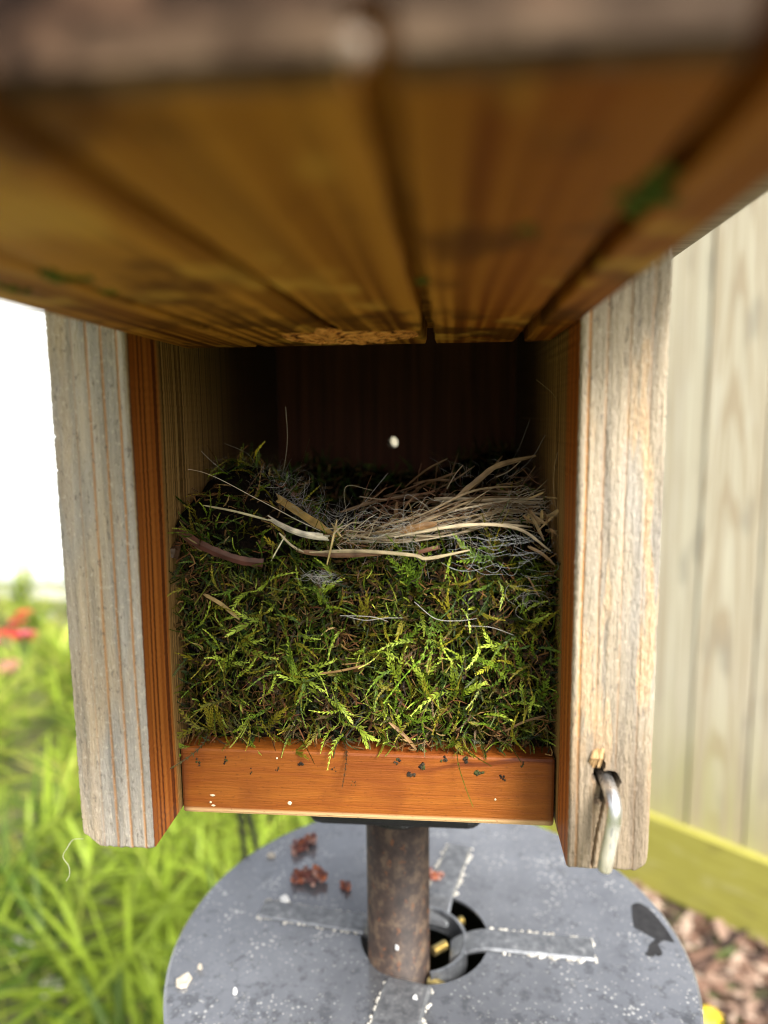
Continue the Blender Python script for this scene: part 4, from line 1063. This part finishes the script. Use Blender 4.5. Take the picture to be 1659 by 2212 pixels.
blot = g.noise(g.comb(g.math('MULTIPLY', uu, 26), sh[0], g.math('MULTIPLY', Z, 3.5)), 1, 3, 0.55)
c = g.ramp(streak, [(0.3, (0.43, 0.385, 0.29)), (0.7, (0.64, 0.59, 0.46))])
c = g.mix(g.math('MULTIPLY', g.step(bands, 0.1, 0.8), 0.80), c, (0.31, 0.215, 0.125))
c = g.mix(g.math('MULTIPLY', g.step(blot, 0.54, 0.64), 0.65), c, (0.21, 0.185, 0.155))
c = g.mix(g.math('MULTIPLY', g.step(blot, 0.42, 0.30), 0.45), c, (0.56, 0.54, 0.48))
zl = g.math('ADD', Z, g.math('MULTIPLY', g.math('SUBTRACT', blot, 0.5), 0.5))
alg = g.math('SUBTRACT', 1.0, g.step(zl, 0.20, 0.62))
c = g.mix(g.math('MULTIPLY', alg, 0.80), c, g.ramp(streak, [(0.3, (0.25, 0.235, 0.045)), (0.7, (0.40, 0.375, 0.08))]))
c = g.mix(g.math('MULTIPLY', g.step(g.noise(g.comb(g.math('MULTIPLY', uu, 95), sh[0], g.math('MULTIPLY', Z, 1.6)), 1, 3, 0.6), 0.47, 0.60), 0.75), c, (0.33, 0.25, 0.16))
c = g.mix(0.28, c, g.ramp(sh[1], [(0, (0.40, 0.38, 0.30)), (1, (0.66, 0.60, 0.46))]))
M_FENCE = g.fin(c, 0.75, 0.25)
mb = MB(); cols = {}
for k in range(-19, 14):
    u0, u1 = k * BWD + 0.0032, (k + 1) * BWD - 0.0032
    if k < -30: continue
    th = 0.0; col = (random.random(), random.random(), random.random()); dz = random.uniform(-0.004, 0.004)
    off = random.uniform(-0.0015, 0.0015)
    z0, z1 = -H + 0.02, FTOP + dz
    vs = [fpt(u0, off, z0), fpt(u1, off, z0), fpt(u1, off - 0.018, z0), fpt(u0, off - 0.018, z0), fpt(u0, off, z1), fpt(u1, off, z1), fpt(u1, off - 0.018, z1), fpt(u0, off - 0.018, z1)]
    mb.add(vs, [(3, 2, 1, 0), (4, 5, 6, 7), (0, 1, 5, 4), (1, 2, 6, 5), (2, 3, 7, 6), (3, 0, 4, 7)], 0, col)
for k in range(-19, 14):                                   # batten added behind each joint to keep light out of the gap
    u = k * BWD; vs = [fpt(u + a_, o_, z) for z in (-H + 0.03, FTOP - 0.01) for a_, o_ in ((-0.02, -0.0202), (0.02, -0.0202), (0.02, -0.0302), (-0.02, -0.0302))]
    mb.add(vs, [(3, 2, 1, 0), (4, 5, 6, 7), (0, 1, 5, 4), (1, 2, 6, 5), (2, 3, 7, 6), (3, 0, 4, 7)], 0, (0.5, 0.0, 0.0))
mb.build("board_panel", M_FENCE, fence, tint=True)
g = G("kickboard wood"); X, Y, Z = g.sep()
uu = g.math('ADD', g.math('MULTIPLY', X, float(FD[0])), g.math('MULTIPLY', Y, float(FD[1])))
s1 = g.noise(g.comb(g.math('MULTIPLY', uu, 5), 0.0, g.math('MULTIPLY', Z, 130)), 1, 4, 0.6); s2 = g.noise(g.comb(g.math('MULTIPLY', uu, 9), 0.0, g.math('MULTIPLY', Z, 22)), 1, 3)
c = g.ramp(s1, [(0.3, (0.27, 0.25, 0.045)), (0.7, (0.40, 0.375, 0.085))]); c = g.mix(g.math('MULTIPLY', g.step(s2, 0.52, 0.7), 0.55), c, (0.42, 0.39, 0.16))
c = g.mix(g.math('MULTIPLY', g.step(s2, 0.42, 0.3), 0.4), c, (0.19, 0.165, 0.05))
M_KICK = g.fin(c, 0.75, 0.25)
mb = MB()
vs = [fpt(u, off, z) for z in (-1.290, -1.075) for u, off in ((-2.67, 0.028), (1.9, 0.028), (1.9, 0.003), (-2.67, 0.003))]
mb.add(vs, [(3, 2, 1, 0), (4, 5, 6, 7), (0, 1, 5, 4), (1, 2, 6, 5), (2, 3, 7, 6), (3, 0, 4, 7)])
bevel(mb.build("kickboard", M_KICK, fence), 0.004)
for z in (0.35, -0.35):
    mb = MB(); vs = [fpt(u, off, zz) for zz in (z, z + 0.09) for u, off in ((-2.67, -0.0306), (1.9, -0.0306), (1.9, -0.068), (-2.67, -0.068))]
    mb.add(vs, [(3, 2, 1, 0), (4, 5, 6, 7), (0, 1, 5, 4), (1, 2, 6, 5), (2, 3, 7, 6), (3, 0, 4, 7)]); mb.build("rail", M_FENCE, fence, tint=True)

# white house wall at the far left
house = thing("white_house", (-5.4, 4.66, -H), "white house wall with lap siding beyond the garden, left of the nest box", "house")
g = G("white siding"); n = g.noise(g.P((3, 3, 40)), 1, 3); M_WALL = g.fin(g.ramp(n, [(0.3, (0.47, 0.485, 0.495)), (0.7, (0.53, 0.54, 0.545))]), 0.6, 0.3)
mb = MB()
for k in range(20):
    z0 = -H + 0.12 + 0.15 * k
    mb.add([(-9.5, 4.635, z0), (-1.50, 4.635, z0), (-1.50, 4.655, z0 + 0.149), (-9.5, 4.655, z0 + 0.149), (-9.5, 4.80, z0), (-1.50, 4.80, z0), (-1.50, 4.80, z0 + 0.149), (-9.5, 4.80, z0 + 0.149)],
           [(0, 1, 2, 3), (4, 7, 6, 5), (0, 4, 5, 1), (3, 2, 6, 7), (1, 5, 6, 2), (0, 3, 7, 4)])
mb.build("siding", M_WALL, house)
mb = MB(); mb.box((-9.5, 4.66, -H - 0.2), (-1.50, 4.80, -H + 0.119)); mb.build("foundation", plain_old("concrete", (0.40, 0.39, 0.37), (0.55, 0.54, 0.51), (20, 20, 20)), house)
mb = MB(); mb.box((-1.64, 4.605, -H + 0.1), (-1.49, 4.633, 1.79)); mb.build("corner_board", M_WALL, house)
mb = MB(); mb.add([(-9.7, 4.2, 1.80), (-1.2, 4.2, 1.80), (-1.2, 6.6, 3.2), (-9.7, 6.6, 3.2), (-9.7, 4.2, 1.90), (-1.2, 4.2, 1.90), (-1.2, 6.6, 3.3), (-9.7, 6.6, 3.3)], [(3, 2, 1, 0), (4, 5, 6, 7), (0, 1, 5, 4), (1, 2, 6, 5), (2, 3, 7, 6), (3, 0, 4, 7)])
mb.build("roof", plain_old("shingles", (0.06, 0.06, 0.065), (0.13, 0.12, 0.12), (30, 30, 30)), house)

# black twin-rod stake behind the disc
M_ROD = plain_old("black iron", (0.008, 0.008, 0.009), (0.02, 0.02, 0.021), (200, 200, 200), 0.5)
st = thing("plant_stake", (-0.183, 0.5, -H), "thin black twin rod garden stake behind the disc, between green plants", "garden stake")
for ax, ay, bx, by in ((520, 1768, 528, 1845), (540, 1768, 556, 1838)):
    p, q = at(ax, ay, 0.5), at(bx, by, 0.5); k = (q[0] - p[0]) / (q[2] - p[2])
    mb = MB(); mb.tube([(p[0] + k * (z - p[2]), 0.5, z) for z in (-H - 0.05, -0.9, -0.41, -0.2)] + [(-0.188, 0.5, 0.05), (-0.188, 0.5, 0.085)], 0.0030, 8); mb.build("rod", M_ROD, st, smooth=True)
mb = MB(); mb.tube([(-0.188 + 0.03 * (1 - math.cos(t)), 0.5, 0.085 + 0.03 * math.sin(t)) for t in [k * 0.26 for k in range(15)]], 0.0030, 8); mb.build("hook", M_ROD, st, smooth=True)

# mulch under the fence
M_MUL = tint_mat("wood mulch", 0.85, 0.25)
mb = MB()
for _ in range(3600):
    u = random.uniform(-1.2, 1.6); off = random.uniform(-0.005, 1.25) if random.random() < 0.75 else random.uniform(0, 0.4)
    p = F0 + FD * u + FN * off
    if p[0] < 0.12: continue
    l, w, h = random.uniform(0.012, 0.042), random.uniform(0.006, 0.018), random.uniform(0.002, 0.007); a = random.uniform(0, 6.3); tl = random.gauss(0, 0.35)
    ca, sa = math.cos(a), math.sin(a); z = -H - 0.006 + random.uniform(0, 0.022)
    col = random.choice([(0.12, 0.065, 0.045), (0.18, 0.105, 0.075), (0.075, 0.045, 0.035), (0.27, 0.18, 0.135), (0.36, 0.27, 0.21), (0.05, 0.033, 0.028)])
    vs = []
    for zz in (0, 1):
        for q, r in ((-1, -0.7), (-0.3, -1), (1, -0.6), (0.8, 0.7), (-0.2, 1), (-1, 0.5)):
            x_, y_ = q * l * random.uniform(0.8, 1.1), r * w * random.uniform(0.8, 1.1)
            vs.append((p[0] + x_ * ca - y_ * sa, p[1] + x_ * sa + y_ * ca, z + zz * h + math.sin(tl) * x_))
    mb.add(vs, [(5, 4, 3, 2, 1, 0), (6, 7, 8, 9, 10, 11)] + [(i, (i + 1) % 6, 6 + (i + 1) % 6, 6 + i) for i in range(6)], 0, col)
mu = mb.build("mulch", M_MUL, None, tint=True, org=(F0[0], F0[1], 0)); tag(mu, "brown and pale wood mulch strewn under the fence", "mulch", kind='stuff')

# yellow flower in the mulch corner
c = atz(1532, 2196, -1.24); fw = thing("yellow_flower", (c[0], c[1], -H), "small yellow flower in the mulch, right of the baffle disc", "flower")
M_YEL = plain_old("yellow petals", (0.72, 0.50, 0.02), (0.85, 0.66, 0.05), (90, 90, 90), 0.5)
M_STEM = plain_old("green stem", (0.07, 0.13, 0.025), (0.13, 0.22, 0.04), (90, 90, 90), 0.6)
mb = MB()
for k in range(9):
    a = k * 2 * math.pi / 9; mb.ribbon([(c[0], c[1], c[2]), (c[0] + .013 * math.cos(a), c[1] + .013 * math.sin(a), c[2] + .006), (c[0] + .026 * math.cos(a), c[1] + .026 * math.sin(a), c[2] + .002)], [0.006, 0.012, 0.004], (0, 0, 1), 0.15)
mb.build("petals", M_YEL, fw)
mb = MB(); mb.tube([(c[0], c[1], c[2]), (c[0] + .004, c[1], c[2] - .03), (c[0], c[1], -H - 0.02)], 0.0016, 6); mb.build("stem", M_STEM, fw)

# feathery leafed plants on the left
g = G("feathery leaf"); a = g.N.new('ShaderNodeVertexColor'); a.layer_name = 'tint'
M_LEAF = g.fin(a.outputs[0], 0.5, 0.35, 0, 0.42)


def plant_mesh(seed, stems, h):
    random.seed(seed); mL, mS = MB(), MB()
    for s_ in range(stems):
        a0 = random.uniform(0, 6.28); lean = random.uniform(0.05, 0.42) * h; hh = h * random.uniform(0.70, 1.08)
        base = Vector((random.gauss(0, 0.03), random.gauss(0, 0.03), -0.02)); tip = base + Vector((lean * math.cos(a0), lean * math.sin(a0), hh))
        P = [base.lerp(tip, t) + Vector((0, 0, 0.10 * h * math.sin(t * 3.14))) * 0.5 - Vector((math.cos(a0), math.sin(a0), 0)) * lean * 0.35 * math.sin(t * 3.14) for t in [k / 9 for k in range(10)]]
        cg = random.choice([(0.26, 0.35, 0.036), (0.48, 0.49, 0.095), (0.09, 0.155, 0.016)])
        mS.tube([(p.x, p.y, p.z - H) for p in P], [0.0030 - 0.002 * k / 9 for k in range(10)], 5, col=(0.30, 0.34, 0.06))
        nl = random.randint(26, 34)
        for k in range(nl):
            t = 0.30 + 0.70 * (k / nl) ** 0.6; f = t * 9; i = min(8, int(f)); p = P[i].lerp(P[i + 1], f - i); ax = (P[i + 1] - P[i]).normalized()
            a = k * 2.4 + random.gauss(0, 0.3); r = ax.orthogonal().normalized(); q = ax.cross(r); out = r * math.cos(a) + q * math.sin(a)
            L = random.uniform(0.13, 0.27) * (1.1 - 0.35 * t); up = 0.25 + 0.75 * t ** 3; droop = random.uniform(0.15, 0.5)
            d = (out + ax * up).normalized()
            pts = [p + d * L * u - Vector((0, 0, 1)) * droop * L * u * u * (1.1 - 0.7 * t) for u in (0, 0.3, 0.62, 1.0)]
            j = random.uniform(0.7, 1.3); w = random.uniform(0.0060, 0.0120)
            mL.ribbon([(v.x, v.y, v.z - H) for v in pts], [w * 0.6, w, w * 0.85, w * 0.1], (out * -0.4 + Vector((0, 0, 1)))[:], 0.12, col=(cg[0] * j, cg[1] * j, cg[2] * j))
    return mL, mS


protos = []
for q, (stems, h) in enumerate(((7, 0.62), (6, 0.52), (7, 0.44))):
    mL, mS = plant_mesh(40 + q, stems, h); protos.append((mL, mS))
random.seed(99)
plab = "lime green feathery plant of narrow whorled leaves in the garden bed behind the nest box"
proto_objs = []
spots = []
yy = 0.50
while yy < 4.2:
    xx = -0.30 - 0.02 * yy
    while xx > -0.55 - 0.62 * (yy + 0.3):
        x, y = xx + random.uniform(-0.09, 0.09), yy + random.uniform(-0.1, 0.1)
        # keep to the bed: not under the disc, not through the fence or the house
        if np.dot(np.array([x, y]) - F0, FN) > 0.32 and y < 4.35 and math.hypot(x + 0.183, y - 0.5) > 0.20:
            spots.append((x, y))
        xx -= 0.34 if yy < 1.7 else 0.38
    yy += 0.32 if yy < 1.7 else 0.40
for y in (1.0, 1.25, 1.55, 1.85):
    for x in (-0.12, 0.05):
        if np.dot(np.array([x, y]) - F0, FN) > 0.25: spots.append((x + random.uniform(-0.05, 0.05), y))
for x in np.arange(-4.6, -1.6, 0.22): spots.append((x + random.uniform(-.05, .05), 4.05 + random.uniform(-0.25, 0.3)))
for x, y in ((-1.62, 2.75), (-1.9, 3.0), (-1.45, 2.5), (-2.2, 3.3)): spots.append((x, y))
made = [None] * 3
for i, (x, y) in enumerate(spots):
    dist = math.hypot(x - EYE[0], y - EYE[1]); k = random.choice([0, 1, 1]) if dist < 1.6 else (random.choice([1, 2]) if dist < 2.6 else 2)
    if made[k] is None:
        o = thing("feathery_plant", (0, 0, -H), plab, "plant", "feathery leafed plants in the bed")
        protos[k][0].build("foliage", M_LEAF, o, tint=True); protos[k][1].build("stem", tint_mat("plant stem", 0.6, 0.3), o, tint=True)
        made[k] = o
    else:
        o = made[k].copy(); COL.objects.link(o)
        for ch in made[k].children:
            cc = ch.copy(); COL.objects.link(cc); cc.parent = o
    s = random.uniform(0.85, 1.12) * (1 if dist < 3 else random.uniform(0.6, 0.95)); o.location = (x, y, 0); o.rotation_euler = (0, 0, random.uniform(0, 6.28)); o.scale = (s, s, s)

# flowers at the far left
M_PINK = tint_mat("pink petals", 0.55, 0.3, 0.3)
def flowering(px, py, d, h, n, cols, label):
    c = at(px, py, d); o = thing("flowering_plant", (c[0], c[1], -H), label, "flowering plant")
    mf, ms_ = MB(), MB()
    for k in range(n):
        p = np.array([c[0] + random.gauss(0, 0.06), c[1] + random.gauss(0, 0.05), c[2] + random.gauss(0, 0.040)])
        ms_.tube([p, (p[0] * 0.6 + c[0] * 0.4, p[1] * 0.6 + c[1] * 0.4, (p[2] - H) / 2), (c[0] + random.gauss(0, 0.01), c[1] + random.gauss(0, 0.01), -H - 0.02)], 0.002, 5)
        col = random.choice(cols)
        for j in range(8):
            a = j * 0.785 + random.gauss(0, 0.2); r = random.uniform(0.028, 0.045)
            mf.ribbon([p, p + np.array([r * .5 * math.cos(a), r * .5 * math.sin(a), 0.007]), p + np.array([r * math.cos(a), r * math.sin(a), 0.001])], [0.010, 0.024, 0.010], (0, 0, 1), 0.15, col=col)
    mf.build("blossoms", M_PINK, o, tint=True); ms_.build("stem", M_STEM, o)
flowering(40, 1362, 2.6, 0, 13, [(0.60, 0.025, 0.045), (0.62, 0.05, 0.06), (0.62, 0.13, 0.18)], "red and pink flowers on thin stems in front of the white house wall")
flowering(2, 1425, 2.3, 0, 6, [(0.75, 0.16, 0.30), (0.78, 0.22, 0.36)], "pink flowers just below the red ones at the edge of the bed")

# pale stones in the bed
M_STONE = plain_old("pale stone", (0.48, 0.46, 0.42), (0.72, 0.70, 0.66), (30, 30, 30), 0.85)
for px, py, r, lb in ((60, 2035, 0.045, "largest pale stone in the plant bed, below the leaves at far left"), (38, 1925, 0.028, "smaller pale stone in the plant bed above the largest one"), (95, 1330, 0.07, "whitish stone near the red flowers by the house wall"), (420, 1815, 0.04, "pale stone between plants just under the left end of the floor board"), (110, 2130, 0.030, "flat pale stone among the bottom leaves of the plant bed")):
    c = atz(px, py, -H + r * 0.4); mb = MB(); mb.blob((c[0], c[1], -H + r * 0.3), (r, r * 0.85, r * 0.55), 10, 7, 0.14)
    tag(mb.build("pale_stone", M_STONE, None, smooth=True, org=(c[0], c[1], 0)), lb, "stone", "pale stones in the plant bed")
